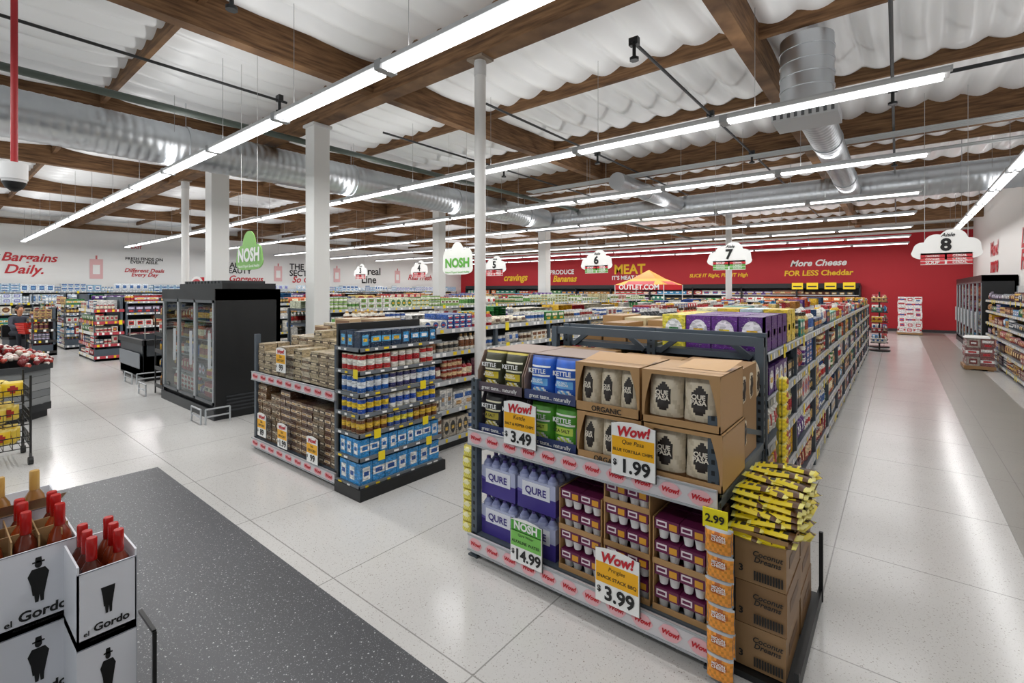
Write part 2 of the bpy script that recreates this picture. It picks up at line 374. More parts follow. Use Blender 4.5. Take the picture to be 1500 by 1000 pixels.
P_GREEN=[('e9ead8','5f9a45','c9a06a'),('dfe5c8','3f7a3a','f2c12e'),('f4f2ea','6aa84f','8b5a2b'),('c8b98a','4d7a35','ffffff'),('8fb85c','f4f4ea','6b3a1f'),('f0efe8','c62828','4d7a35')]
P_CREAM=[('ece6d8','7a4a2a','c8a060'),('f2efe8','9aa0a6','b88a50'),('e4d9c2','5b3a24','ffffff'),('d8d4cc','a02c2c','5f5f5f'),('c9bfae','3a3a3a','e8c060'),('f0ede6','2b5fa8','c9a06a')]
P_BLUEW=[('c8dcee','ffffff','2b6fb8'),('e8eef4','3a6fb0','8bbbe0'),('9cc4e4','f8f8f8','1f4e9c'),('dfe9f2','8a8fd0','ffffff')]
P_DARK=[('5b2a3a','e8c060','f0f0f0'),('3a2f4a','d8d0e8','c62828'),('7a2430','f0e6cf','222222'),('2c3e50','e8e8e8','f2c12e'),('a03a2a','f0d0a0','ffffff'),('d8b070','6a2a3a','222222'),('b02030','f0e0c0','2a2a2a')]
def stock(mb,F,L,z,gap,dep,pal,kinds=('box','box','can','bag','jar'),wr=(.09,.19),rows=1,hf=(.55,.95),u0=.015):
    u=u0
    while u<L-.05:
        c,lab,acc=CH(pal); k=CH(kinds); sty=RI(0,3); jit=U(.85,1.1)
        cc=shade(c,jit)
        if k=='can': w=U(.07,.095); h=min(U(.1,.14),gap-.03)
        elif k=='jar': w=U(.07,.1); h=min(U(.16,.26),gap-.03)
        else: w=U(*wr); h=U(*hf)*(gap-.03)
        if k=='box' and random.random()<.3: h*=.5
        st=max(1,int((gap-.02)/h)) if k in('can','box') else 1
        if random.random()<.15 and st>1: st-=1
        dr=dep/rows
        for _ in range(RI(2,5)):
            if u+w>L-.005: break
            for r in range(rows):
                d0=.02+r*dr+U(0,.012)
                for s in range(st if r==0 or rows>1 else 1):
                    zz=z+s*h
                    if k=='box': p_box(mb,F,u,zz,w-.004,h-.003,dr-.02,d0,cc,lab,acc,sty)
                    elif k=='can': p_can(mb,F,u,zz,w,h,dr,d0,cc,lab,acc)
                    elif k=='jar': p_jar(mb,F,u,zz,w,h,dr,d0,cc,lab,acc)
                    else: p_bag(mb,F,u,zz,w,h,min(.1,dr),d0,bagcol(cc,lab,acc))
            u+=w+.003
        u+=U(0,.012)
STEEL='4b555f'
def rail(mb,F,L,z,h=.05,col='b3b7ba',tags=True,d=-.012):
    vs=[F(0,d,z-h),F(L,d,z-h),F(L,d+.004,z),F(0,d+.004,z)]
    mb.add(vs+[F(0,.01,z-h),F(L,.01,z-h),F(L,.01,z),F(0,.01,z)],[(0,1,2,3),(4,5,1,0),(3,2,6,7)],col)
    if tags:
        u=.05
        while u<L-.1:
            c=CH(['f6f6f4','f6f6f4','f2d21e']); w=U(.03,.06)
            mb.add([F(u,d-.002,z-h+.006),F(u+w,d-.002,z-h+.006),F(u+w,d-.001,z-.006),F(u,d-.001,z-.006)],[(0,1,2,3)],c); u+=U(.08,.2)
            if random.random()<.08: mb.add([F(u,d-.003,z-h-.03),F(u+.07,d-.003,z-h-.03),F(u+.07,d-.002,z+.02),F(u,d-.002,z+.02)],[(0,1,2,3)],'f4dc1e')
def gondola(x0,x1,y0,y1,levels,pals,name='gondola_shelf',braced=False,top=.26,rows_top=2,kinds=('box','box','can','bag','jar'),wr=(.09,.19),sides='both',railcol='b3b7ba',far=False,topu=.015):
    e=empty(name); fm=MB(); pm=MB(); xc=(x0+x1)/2; L=y1-y0; hd=(x1-x0)/2-.02
    if sides=='right': xc=x0; hd=x1-x0-.04
    fm.box(xc-.01,xc+.01,y0,y1,.05,levels[-1]+.02,'6d747a')
    fm.box(x0+.04,x1-.04,y0,y1,0,.09,'23272b')
    for z in levels: fm.box(x0,x1,y0,y1,z-.04,z,STEEL)
    n=max(1,round(L/1.22))
    for i in range(n+1):
        y=y0+L*i/n
        for x in ((x0+.02,x1-.02) if sides=='both' else (x1-.02,)):
            fm.box(x-.022,x+.022,y-.022,y+.022,0,levels[-1],STEEL)
    fs=[('+x',x1)]+([('-x',x0)] if sides=='both' else [])
    for fc,xf in fs:
        F=Fr(fc,xf,y0)
        for i,z in enumerate(levels):
            rail(fm,F,L,z+.005,col=railcol)
            gap=(levels[i+1]-.045-z) if i<len(levels)-1 else top
            last=i==len(levels)-1
            coarse=fc=='-x' and not last
            stock(pm,F,L,z+.002,gap,min(hd,.42 if last else .3),pals[i%len(pals)],kinds,(.16,.3) if coarse or far else wr,rows_top if last else 1,hf=(.5,.97),u0=topu if last else .015)
    if braced:
        zt=levels[-1]+.14; y=y0
        for x in (x0+.03,xc,x1-.03): fm.box(x-.03,x+.03,y-.03,y+.02,0,zt,STEEL)
        for a,b in ((x0+.03,xc),(xc,x1-.03)):
            fm.box(a,b,y-.025,y+.015,zt-.05,zt-.0,STEEL)
            fm.bar((a+.06,y-.01,zt-.17),(a+.24,y-.01,zt-.03),.03,.035,STEEL); fm.bar((b-.06,y-.01,zt-.17),(b-.24,y-.01,zt-.03),.03,.035,STEEL)
            fm.bar((a,y,.3),(b,y,.9),.03,.03,STEEL)
        for k in range(26):
            z=.1+k*.053
            for x in (x0+.03,x1-.03,xc): fm.box(x-.008,x+.008,y-.032,y-.029,z,z+.022,'15181b')
    fm.obj('frame',[M_ATTR],e)
    if braced:
        zt=levels[-1]+.002
        for row in range(6):
            y=y0+.12+row*.2
            for k in range(4):
                c=[('f0e04a','ffffff','3a9a4a'),('6a2f8f','f4f0f8','f0c030'),('6a2f8f','f0e8f4','e8d030'),('5a2880','f4f0f8','f0c030')][k] if row<4 else [('f4f0d0','f0c82a','2b5fa8'),('f0d040','ffffff','2b5fa8'),('d8eef4','f0d040','2b6fb8'),('f0d040','2b5fa8','ffffff')][k]
                p_box(pm,Fr('-y',x1-.74,y),k*.18,zt,.172,.235 if row<4 else .26,.17,0,c[0],c[1],c[2],3)
                if k==3: p_box(pm,Fr('+x',x1-.03,y),0,zt,.17,.235,.02,0,c[0],c[1],c[2],3)
        for k in range(3):
            pm.box(x0+.06+k*.22,x0+.26+k*.22,y0+.15,y0+.5,zt,zt+U(.1,.16),CH(['b08a5c','a27c50']),1)
            pm.box(x0+.06+k*.22,x0+.26+k*.22,y0+.55,y0+.95,zt,zt+U(.12,.2),CH(['b08a5c','d8c8a0']),1)
    pm.obj('products',[M_PACK,M_ATTR],e); return e
LV=[.13,.45,.77,1.08,1.38]
gondola(-2.2,-.66,3.45,17.6,LV,[P_DARK,PAL,P_BAKE,PAL,PAL],braced=True,rows_top=2,top=.25,topu=1.35)
gondola(-5.6,-3.95,3.4,17.6,[.13,.45,.78,1.1,1.36],[P_CREAM,P_CREAM,P_DARK,P_CREAM,P_CREAM+PAL[:6]],rows_top=2,top=.2)
gondola(-9.0,-7.55,4.4,17.6,[.13,.5,.85,1.18,1.46],[P_GREEN,P_GREEN,P_CREAM,P_GREEN,P_GREEN],top=.25)
gondola(-12.4,-10.9,4.6,17.6,[.13,.5,.85,1.2,1.5],[PAL,P_CREAM],top=.25,far=True)
gondola(-17.4,-15.7,3.4,17.6,[.13,.5,.85,1.2,1.5],[PAL,P_DARK],top=.2,far=True)
gondola(-21.2,-19.6,3.4,17.6,[.13,.5,.85,1.2,1.5],[PAL],top=.2,far=True)
gondola(-24.6,-23.4,3.4,17.6,[.13,.5,.85,1.2,1.5],[P_BLUEW,PAL],top=.2,far=True)
gondola(-26.9,-26.3,-4.5,25.8,[.13,.5,.9,1.3,1.75],[PAL,PAL,P_CREAM,P_BLUEW,P_BLUEW],name='wall_shelving',sides='right',top=.4,rows_top=1,far=True,wr=(.25,.4))
def wall_shelf_r(x0,x1,y0,y1,levels):
    e=empty('wall_shelving'); fm=MB(); pm=MB(); L=y1-y0
    fm.box(x1-.03,x1-.01,y0,y1,0,levels[-1]+.35,'d8d8d6'); fm.box(x0+.03,x1,y0,y1,0,.09,'3a3f44')
    F=Fr('-x',x0,y0)
    for i,z in enumerate(levels):
        fm.box(x0,x1-.02,y0,y1,z-.03,z,'8d9398'); rail(fm,F,L,z,col='c8cacc')
        gap=(levels[i+1]-.035-z) if i<len(levels)-1 else .26
        stock(pm,F,L,z+.002,gap,.35,CH([P_DARK,P_DARK+PAL]),('box','bag','bag','can'),(.1,.2),1)
    for i in range(14):
        y=y0+L*i/13; fm.box(x1-.05,x1-.02,y-.02,y+.02,0,levels[-1]+.35,'8d9398')
    fm.obj('frame',[M_ATTR],e); pm.obj('products',[M_PACK],e)
wall_shelf_r(1.78,2.38,2.5,17.3,[.13,.42,.71,1.0,1.29,1.56])
def cooler(name,x0,x1,y0,y1,h,facing,nd,pal=PAL,side='101214'):
    e=empty(name); m=MB(); pm=MB(); t=.06
    W=(x1-x0) if facing=='-y' else (y1-y0); D=(y1-y0) if facing=='-y' else (x1-x0)
    F=Fr(facing,x0,y0)
    def b(u0,u1,d0,d1,z0,z1,c,mi=0):
        a=F(u0,d0,z0); q=F(u1,d1,z1); m.box(min(a[0],q[0]),max(a[0],q[0]),min(a[1],q[1]),max(a[1],q[1]),z0,z1,c,mi)
    b(0,t,0,D,0,h,side); b(W-t,W,0,D,0,h,side); b(0,W,D-t,D,0,h,side); b(t,W-t,.04,D,0,.22,'1a1c1f'); b(0,W,-.01,D,h-.16,h,side)
    b(0,W,-.02,0,.0,.14,'2b2e31'); b(t,W-t,D-t-.01,D-t,.22,h-.16,'c8cacc')
    b(t,W-t,.02,.04,h-.2,h-.17,'f4f4f4')
    for k in range(1,5):
        z=.22+(h-.42)*k/5; b(t,W-t,.12,D-t,z-.015,z,'8d9196')
    zs=[.22+(h-.42)*k/5 for k in range(5)]
    for z in zs: stock(pm,Fr(facing,*(F(t+.02,.1,0)[:2])),W-2*t-.04,z,(h-.42)/5-.02,D-.3,pal,('box','bag','jar'),(.1,.2))
    dw=(W-2*t)/nd
    for i in range(nd):
        u=t+i*dw
        b(u,u+.03,-.01,.03,.2,h-.16,'a8acb0'); b(u+dw-.03,u+dw,-.01,.03,.2,h-.16,'a8acb0')
        b(u,u+dw,-.01,.03,.2,.24,'5c6064'); b(u,u+dw,-.01,.03,h-.2,h-.16,'5c6064')
        b(u+dw-.07,u+dw-.05,-.05,-.02,.7,1.2,'c8ccd0'); b(u+.03,u+dw-.03,.008,.012,.24,h-.2,'ffffff',1)
    m.obj('cabinet',[M_ATTR,M_GLASS],e); pm.obj('contents',[M_PACK],e); return e
cooler('glass_door_cooler',1.72,2.38,17.5,24.3,2.2,'-x',7)
ec=cooler('glass_door_freezer',-9.6,-7.32,2.56,3.45,1.82,'-y',3,P_DARK+PAL)
m=MB(); m.box(-9.1,-7.36,2.66,3.4,1.82,1.9,'17191b')
for i in range(12): m.box(-9.0+i*.13,-8.92+i*.13,2.7,3.3,1.9,1.94,'2a2c2f')
for i in range(5): m.box(-7.325,-7.312,2.7,3.3,.1+i*.05,.12+i*.05,'33363a')
m.box(-9.6,-9.15,3.0,3.03,1.82,2.02,'c8303a')
vs=[(-9.38+.34*math.cos(a),2.99,1.84+.2*math.sin(a)) for a in [k*math.pi/16 for k in range(17)]]; m.add(vs,[tuple(range(17))],'f2f0ee')
vs=[(-9.38+.28*math.cos(a),2.985,1.84+.155*math.sin(a)) for a in [k*math.pi/16 for k in range(17)]]; m.add(vs,[tuple(range(17))],'c8303a')
m.obj('top_vent_and_header',[M_ATTR],ec)
e=empty('wire_display_rack'); m=MB(); pm=MB()
for x in (-10.15,-9.75):
    for y in (2.6,3.1): m.tube((x,y,0),(x,y,1.5),.012,6,'15171a')
for z in (.12,.42,.72,1.02,1.32):
    m.box(-10.15,-9.75,2.6,3.1,z-.012,z,'15171a'); m.box(-10.15,-9.75,2.59,2.6,z,z+.06,'15171a')
    stock(pm,Fr('-y',-10.13,2.62),.36,z,.26,.4,P_DARK+PAL,('jar','bag','box'))
m.obj('wire_frame',[M_ATTR],e); pm.obj('products',[M_PACK],e)
def bumper(x,y,dx,dy):
    m=MB()
    for k in (0,1): m.tube((x+dx*k,y+dy*k,0),(x+dx*k,y+dy*k,.2),.012,8,'d0d3d6',0)
    for z in (.1,.2): m.tube((x,y,z),(x+dx,y+dy,z),.012,8,'d0d3d6',0)
    m.obj('chrome_bumper_rail',[M_METAL])
bumper(-7.2,2.4,0,.3); bumper(-7.25,2.36,-.35,0); bumper(-11.3,2.6,0,.5); bumper(-11.4,2.55,-.5,0); bumper(-10.3,2.4,.4,0)
e=empty('chest_freezer'); m=MB(); pm=MB()
x0,x1,y0,y1=-13.2,-11.5,2.75,3.7
m.box(x0,x1,y0,y0+.06,.08,.8,'3a3e43');m.box(x0,x1,y1-.06,y1,.08,.8,'3a3e43');m.box(x0,x0+.06,y0,y1,.08,.8,'3a3e43');m.box(x1-.06,x1,y0,y1,.08,.8,'3a3e43');m.box(x0,x1,y0,y1,.05,.5,'2a2d31')
m.box(x0-.03,x1+.03,y0-.03,y0+.05,.72,.82,'15171a');m.box(x0-.03,x1+.03,y1-.05,y1+.03,.72,.82,'15171a');m.box(x1-.05,x1+.03,y0,y1,.72,.82,'15171a');m.box(x0-.03,x0+.05,y0,y1,.72,.82,'15171a')
m.box(x0+.05,x1-.05,y0+.03,y1-.03,0,.08,'101010'); m.box(x0+.1,x1-.1,y0-.04,y0-.03,.25,.55,'7d8288')
for x in (x0+.3,x1-.3): m.tube((x,y0+.1,.82),(x,y0+.1,1.05),.012,6,'888888')
for k in range(4): stock(pm,Fr('-y',x0+.08,y0+.08+k*.2),1.54,.5,.2,.18,PAL,('box','bag'))
m.obj('cabinet',[M_ATTR],e,.01); pm.obj('frozen_goods',[M_PACK],e)
def endcap(x0,x1,y0,y1,levels,pal,hd='c8202c',name='endcap_display'):
    e=empty(name); m=MB(); pm=MB()
    m.box(x0,x1,y1-.03,y1,0,levels[-1]+.32,STEEL); m.box(x0,x1,y0+.02,y1,0,.1,'1c1f22')
    for x in (x0,x1-.04): m.box(x,x+.04,y0,y1,0,.3,STEEL); m.box(x,x+.04,y1-.08,y1,0,levels[-1]+.3,STEEL); m.box(x,x+.02,y0,y0+.02,0,levels[-1],STEEL)
    for i,z in enumerate(levels):
        m.box(x0,x1,y0,y1,z-.03,z,STEEL); rail(m,Fr('-y',x0,y0),x1-x0,z+.01,.07,col=hd if i%2 else 'e9e9e9'); rail(m,Fr('+x',x1,y0),y1-y0,z+.01,.07,col=hd)
        gap=(levels[i+1]-.04-z) if i<len(levels)-1 else .3
        stock(pm,Fr('-y',x0+.04,y0),x1-x0-.25,z,gap,y1-y0-.1,pal,('box','bag','jar','can'),(.12,.22))
        stock(pm,Fr('+x',x1-.01,y0+.03),y1-y0-.1,z,gap,.17,pal,('box','bag','jar','can'),(.08,.14))
    m.obj('frame',[M_ATTR],e); pm.obj('products',[M_PACK],e)
P_REDW=[('a8303a','f0f0ee','e0b84a'),('f4f2ee','c8202a','2a2a2a'),('a83a3c','f0e6d0','ffffff'),('3a5a94','ffffff','c8202a'),('e8e0d0','b02030','f2c12e'),('5a6a78','e8e8e8','d8b030'),('5a8a50','f4f4ea','c8303a')]
endcap(-17.5,-15.7,2.75,3.35,[.12,.42,.72,1.0,1.3],P_REDW,'b8404a')
endcap(-21.2,-19.6,2.75,3.35,[.12,.45,.78,1.1,1.35],P_DARK+PAL,'8a9096')
endcap(-24.6,-23.4,2.75,3.35,[.12,.45,.78,1.1,1.4],P_BLUEW+PAL[:4],'8a9096')
endcap(-19.0,-18.2,1.9,2.4,[.12,.42,.72,1.0],P_DARK,'2a2a2a')
endcap(-24.0,-23.0,.2,.7,[.12,.42,.72,1.0],P_DARK+P_BLUEW,'2a2a2a')
endcap(-14.6,-14.0,4.6,5.4,[.12,.42,.72,1.0,1.2],P_DARK+PAL,'e9e9e9')
# cases along the back wall
e=empty('refrigerated_meat_case'); m=MB(); pm=MB()
X0,X1=-25.5,-1.3
m.box(X0,X1,26.0,26.95,0,.45,'1e2124'); m.box(X0,X1,26.6,26.95,.45,2.0,'2a2d30'); m.box(X0,X1,26.0,26.95,1.9,2.12,'15171a')
for x in range(11): xx=X0+x*2.42; m.box(xx-.03,xx+.03,26.0,26.9,.3,2.0,'15171a')
for z in (.5,.88,1.25,1.58):
    m.box(X0,X1,26.15,26.6,z-.03,z,'c8cacc'); stock(pm,Fr('-y',X0+.05,26.15),X1-X0-.1,z,.3,.3,PAL+P_BAKE,('box','bag'),(.25,.45))
m.obj('cabinet',[M_ATTR],e); pm.obj('packaged_meat',[M_PACK],e)
# ------------------------------------------------------------ foreground endcap rack
def wow_tag(x,y,z0,w,h,price,l1,l2,e,green=False):
    m=MB(); m.box(x-w/2,x+w/2,y,y+.006,z0,z0+h,'f7f7f5'); m.box(x-w/2+.004,x+w/2-.004,y-.0015,y,z0+h*.38,z0+h*.76,'f6b40e' if not green else '7cc45a')
    if green: m.box(x-w/2+.004,x+w/2-.004,y-.0015,y,z0+h*.74,z0+h*.99,'4ea838')
    for s in (-1,1): m.add([(x+s*w/2,y,z0+h),(x+s*w*.3,y,z0+h+.012),(x,y,z0+h+.018),(x,y,z0+h)],[(0,1,2,3)],'f7f7f5')
    m.box(x-w/2-.004,x+w/2+.004,y+.006,y+.009,z0-.004,z0+h+.002,'222222')
    m.obj('price_card',[M_ATTR],e)
    text('Wow!' if not green else 'NOSH',(x,y-.003,z0+h*.88),w*.75,'-y',M_RED if not green else M_WHITE,e,.25 if not green else 0,.04,maxh=h*.24,tilt=-.08 if not green else 0)
    text(l1,(x,y-.003,z0+h*.67),w*.5,'-y',M_BLACK,e,.2,.0,maxh=h*.1)
    text(l2,(x,y-.003,z0+h*.5),w*.9,'-y',M_BLACK,e,0,.015,maxh=h*.1)
    text(price,(x+w*.06,y-.003,z0+h*.19),w*.78,'-y',M_BLACK,e,0,.03,maxh=h*.28)
    text('$',(x-w*.41,y-.003,z0+h*.24),w*.09,'-y',M_BLACK,e,0,.03)
wowc=None
def wow_rail(x0,x1,y,z0,z1,e,n):
    global wowc
    m=MB(); m.box(x0,x1,y,y+.02,z0,z1,'d3cfd2'); m.box(x0,x1,y-.006,y+.0,z0-.004,z0+.006,'a9adb1'); m.box(x0,x1,y-.006,y,z1-.006,z1+.004,'a9adb1')
    zc=(z0+z1)/2
    for i in range(n):
        x=x0+(i+.5)*(x1-x0)/n; w=(x1-x0)/n*.38; hh=(z1-z0)*.38
        m.add([(x+w*math.cos(a)*(1+.08*math.cos(6*a)),y-.002,zc+hh*math.sin(a)) for a in [k*math.pi/10 for k in range(20)]],[tuple(range(20))],'eab4ba')
    m.obj('sale_strip',[M_ATTR],e)
    for i in range(n):
        x=x0+(i+.5)*(x1-x0)/n
        wowc=text('Wow!',(x,y-.004,zc),(x1-x0)/n*.6,'-y',M_RED,e,.25,.05,curve=wowc,maxh=(z1-z0)*.66)
KR='b58d5e'; KR2='9a764b'
def tray(mb,F,u,z,w,h,dep,lip,boxc,nb,colf,lipc=None,bh=None,frame=True):
    def b(u0,u1,d0,d1,z0,z1,c):
        a=F(u0,d0,z0); q=F(u1,d1,z1); mb.box(min(a[0],q[0]),max(a[0],q[0]),min(a[1],q[1]),max(a[1],q[1]),z0,z1,c,1)
    t=.006
    b(u,u+w,0,dep,z,z+t,boxc); b(u,u+w,dep-t,dep,z,z+h,boxc)
    b(u,u+w,0,t,z,z+lip,lipc or boxc)
    for s in (u,u+w-t):
        a=.0 if frame else .07
        vs=[F(s,0,z),F(s,dep,z),F(s,dep,z+h),F(s,a,z+h*.985),F(s,.0,z+h*.5)]+[F(s+t,0,z),F(s+t,dep,z),F(s+t,dep,z+h),F(s+t,a,z+h*.985),F(s+t,.0,z+h*.5)]
        mb.add(vs,[(0,1,2,3,4),(5,6,7,8,9),(2,3,8,7),(3,4,9,8),(4,0,5,9)],boxc,1)
    b(u,u+w,.07 if frame else .11,dep,z+h-t,z+h,boxc)
    if frame:
        b(u,u+w,0,.08,z+h-t,z+h,boxc)
        for sg in (0,1):
            pts=[]
            for k in range(7):
                q=k/6; off=.012+.04*(1-math.cos(q*math.pi/2))
                pts.append((off,z+lip+(h-lip-.02)*q))
            X=lambda o:(u+o if sg==0 else u+w-o)
            vs=[F(X(0),-.001,p[1]) for p in pts]+[F(X(p[0]),-.001,p[1]) for p in pts]
            mb.add(vs,[(i,i+1,8+i,7+i) for i in range(6)],boxc,1)
        b(u,u+w,-.001,t,z+h-.02,z+h,boxc)
    bw=(w-.024)/nb
    for k in range(nb):
        for r in range(2):
            p_bag(mb,F,u+.012+k*bw,z+.008,bw,(bh or h*.95),.11,.01+r*.1,colf,18,24,mi=1,lean=.02)
def kettle(c,lab,acc,top):
    def f(s,v):
        if v>.9 or v<-.93: return top
        if .12<v<.6 and abs(s)<.82:
            return c if (abs(v-.36)<.16) else lab
        if -.3<v<.02 and abs(s)<.75+.1*math.sin(v*9): return acc
        if v<-.4 and (s*s+(v+.68)**2*4)<.4:
            return lab if math.sin(s*14+v*20)>.3 else acc
        return shade(c,.9+.25*abs(math.sin(4*s+3*v)))
    return f
def quepasa(s,v):
    if (s/.62)**2+((v-.02)/.66)**2<1:
        if (s/.5)**2+((v-.02)/.58)**2>.86: return 'd8cbb2'
        return '2b211c'
    if v<-.75: return '8a6a4a'
    if v>.9: return 'b8a88c'
    return 'd9ccb6' if math.sin(9*s+7*v)>-.4 else 'c9bba2'
e=empty('endcap_rack'); m=MB(); pm=MB()
ex0,ex1,ey0,ey1=-2.26,-.655,2.36,3.38
for x in (ex0,ex1-.05):
    for y in (ey0,ey1-.05):
        m.box(x,x+.05,y,y+.05,0,1.2 if y==ey0 else 1.5,STEEL)
        for k in range(22):
            z=.09+k*.052
            m.box(x+.017,x+.033,y-.002,y,z,z+.022,'14171a')
            if x>-1: m.box(x+.05,x+.052,y+.017,y+.033,z,z+.022,'14171a')
            else: m.box(x-.002,x,y+.017,y+.033,z,z+.022,'14171a')
        m.box(x-.015,x+.065,y-.015,y+.065,0,.012,'3c444c')
    m.bar((x+.025,ey0+.05,.2),(x+.025,ey1-.05,.72),.03,.03,STEEL); m.bar((x+.025,ey0+.05,1.15),(x+.025,ey1-.05,.9),.03,.03,STEEL)
    m.box(x+.01,x+.04,ey0,ey1,.74,.8,STEEL); m.box(x+.01,x+.04,ey0,ey1,.08,.14,STEEL)
m.box(ex0,ex1,ey0,ey1,.12,.16,'5a646e'); m.box(ex0,ex1,ey0,ey1,.8,.84,'5a646e'); m.box(ex0,ex1,ey1-.03,ey1,.16,.8,'3c444c')
m.box(ex0,ex1,ey1-.04,ey1,1.44,1.5,STEEL)
m.obj('rack_frame',[M_ATTR],e)
wow_rail(ex0,ex1,2.325,.055,.16,e,11); wow_rail(ex0,ex1,2.325,.765,.865,e,11)
F=Fr('-y',0,2.38)
navy='2c3a6a'
K1=kettle('33341e','f0ecd0','d8c02a','b8a83a'); K2=kettle('1f58b8','f4f4f0','6ab0e8','1a3f86'); K3=kettle('202024','f0e8c8','c0b040','2a2a22'); K4=kettle('4f9a2c','f4f4f0','cfe860','3c7a28')
z0=.845; H=.275
tray(pm,F,-2.22,z0,.385,H,.5,.06,'5d5660',2,K3,navy,frame=False); tray(pm,F,-1.825,z0,.385,H,.5,.06,'5d5660',2,K4,navy,frame=False)
tray(pm,F,-2.22,z0+H,.385,H,.5,.065,'8a7468',2,K1,'5b4f58',frame=False); tray(pm,F,-1.825,z0+H,.385,H,.5,.065,'8a7468',2,K2,'3a4572',frame=False)
Fq=Fr('-y',0,2.35)
for k,xx in enumerate((-1.43,-1.03)):
    for lv in (0,1):
        w=.385; u=xx+(.01 if lv==0 else 0); nb=3 if k==0 else 2
        tray(pm,Fq,u,z0+lv*H,w,H,.42,.055 if k==0 else .04,KR,nb,quepasa)
        bw=(w-.024)/nb
        for q in range(nb):
            text('QUE\nPASA',(u+.012+(q+.5)*bw,2.354,z0+lv*H+.15),bw*.42,'-y',M_CREAM,e,0,.03)
for xx,ww,yy in ((-1.5,.42,2.84),(-1.05,.38,2.84),(-2.1,.5,2.92)):
    pm.box(xx,xx+ww,yy,yy+.36,z0,z0+.5+U(0,.05),KR2,1)
pm.add([(-1.43,2.46,1.397),(-1.04,2.46,1.397),(-1.02,2.6,1.43),(-1.41,2.6,1.43)],[(0,1,2,3)],KR,1)
pm.add([(-.9,2.5,1.397),(-.66,2.5,1.397),(-.62,2.66,1.44),(-.86,2.64,1.43)],[(0,1,2,3)],'c8a070',1)
for i in range(3):
    p_bag(pm,Fr('+x',-.645,2.42+i*.2),0,.87,.18,.24,.07,.02,quepasa,14,16,mi=1)
    p_bag(pm,Fr('+x',-.645,2.82+i*.17),0,1.12,.16,.24,.07,.02,quepasa,14,16,mi=1)
# water packs
for lv in (0,1):
    for k in range(2):
        x=-2.2+k*.31; z=.162+lv*.265
        pm.box(x,x+.29,2.4,2.72,z,z+.1,'43368c',1); pm.box(x+.001,x+.289,2.399,2.72,z+.1,z+.19,'b4bad8',1)
        pm.box(x+.04,x+.25,2.396,2.399,z+.085,z+.175,'e6e8f2',1)
        pm.add([(x,2.3985,z+.1),(x+.29,2.3985,z+.1),(x+.29,2.3985,z+.125),(x+.15,2.3985,z+.09),(x,2.3985,z+.12)],[(0,3,1),(0,3,4)],'6a60b0',1)
        for i in range(4):
            for j in range(4):
                cx=x+.037+i*.072; cy=2.43+j*.075
                pm.lathe(cx,cy,[(.034,z+.19,'b4bcd8'),(.032,z+.21,'a4acd0'),(.014,z+.235,'8890bc'),(.014,z+.252,'4a3a86')],8,1)
for k in range(9):
    x=-2.2+k*.072
    for j in range(2): pm.lathe(x,2.8+j*.1,[(.033,.162,'c8cee0'),(.033,.35,'b8bfd8'),(.033,.6,'c8cfe8'),(.013,.66,'9aa0c0'),(.013,.69,'5a4a96')],8,1)
def pudding(x0,x1,z0,nl):
    w=x1-x0
    pm.box(x0,x0+.006,2.38,2.78,z0,z0+nl*.118,KR,1); pm.box(x1-.006,x1,2.38,2.78,z0,z0+nl*.118,KR,1)
    pm.box(x0,x1,2.76,2.78,z0,z0+nl*.118,KR2,1)
    for l in range(nl):
        z=z0+l*.118
        if l%2==0: pm.box(x0,x1,2.375,2.38,z,z+.03,KR,1)
        for j in range(2):
            for k in range(2):
                bx=x0+.01+k*(w-.02)/2; bw=(w-.02)/2-.004; by=2.385+j*.17
                pm.box(bx,bx+bw,by,by+.15,z+.06,z+.114,'6a1f4a',1)
                pm.box(bx+.008,bx+bw*.5,by-.0015,by,z+.075,z+.105,'f0e6ea',1); pm.box(bx+.014,bx+bw*.44,by-.0022,by,z+.083,z+.097,'6a1f4a',1); pm.box(bx+bw*.6,bx+bw*.92,by-.0015,by,z+.068,z+.1,'e0a030',1)
                for q in range(2):
                    cx=bx+bw*(.27+.46*q)
                    pm.lathe(cx,by+.037,[(.021,z+.008,'f4f2f2'),(.028,z+.052,'f4f2f2'),(.033,z+.055,'ffffff'),(.033,z+.06,'ffffff')],10,1)
pudding(-1.56,-1.28,.162,4); pudding(-1.265,-1.0,.162,5); pudding(-.985,-.71,.162,4)
pm.obj('merchandise',[M_PACK,M_ATTR],e)
for xx in (-2.118,-1.938,-1.723,-1.543):
    text('KETTLE',(xx,2.378,z0+H+.185),.125,'-y',M_WHITE,e,0,.03,maxh=.04); text('KETTLE',(xx,2.378,z0+.185),.125,'-y',M_WHITE,e,0,.03,maxh=.04)
    text('SEA SALT\n& VINEGAR',(xx,2.378,z0+H+.125),.09,'-y',M_WHITE,e,0,.02,maxh=.04); text('SEA SALT',(xx,2.378,z0+.125),.11,'-y',M_BLACK,e,0,.02,maxh=.03)
text('ORGANIC',(-1.235,2.345,z0+H+.026),.18,'-y',M_BLACK,e,0,.02); text('ORGANIC',(-1.22,2.345,z0+.028),.18,'-y',M_BLACK,e,0,.02)
for lx in (-2.03,-1.63): text('great taste... naturally',(lx,2.376,z0+H+.032),.3,'-y',M_WHITE,e,0,.01); text('great taste... naturally',(lx,2.376,z0+.03),.3,'-y',M_WHITE,e,0,.01)
for lv in (0,1):
    for k in range(2): text('QURE',(-2.055+k*.31,2.393,.162+lv*.265+.125),.16,'-y',M_VIO,e,0,.02)
wow_tag(-1.8,2.3,.845,.245,.26,'3.49','Kettle','SALT & PEPPER CHIPS',e); wow_tag(-1.06,2.3,.835,.24,.265,'1.99','Que Pasa','BLUE TORTILLA CHIPS',e)
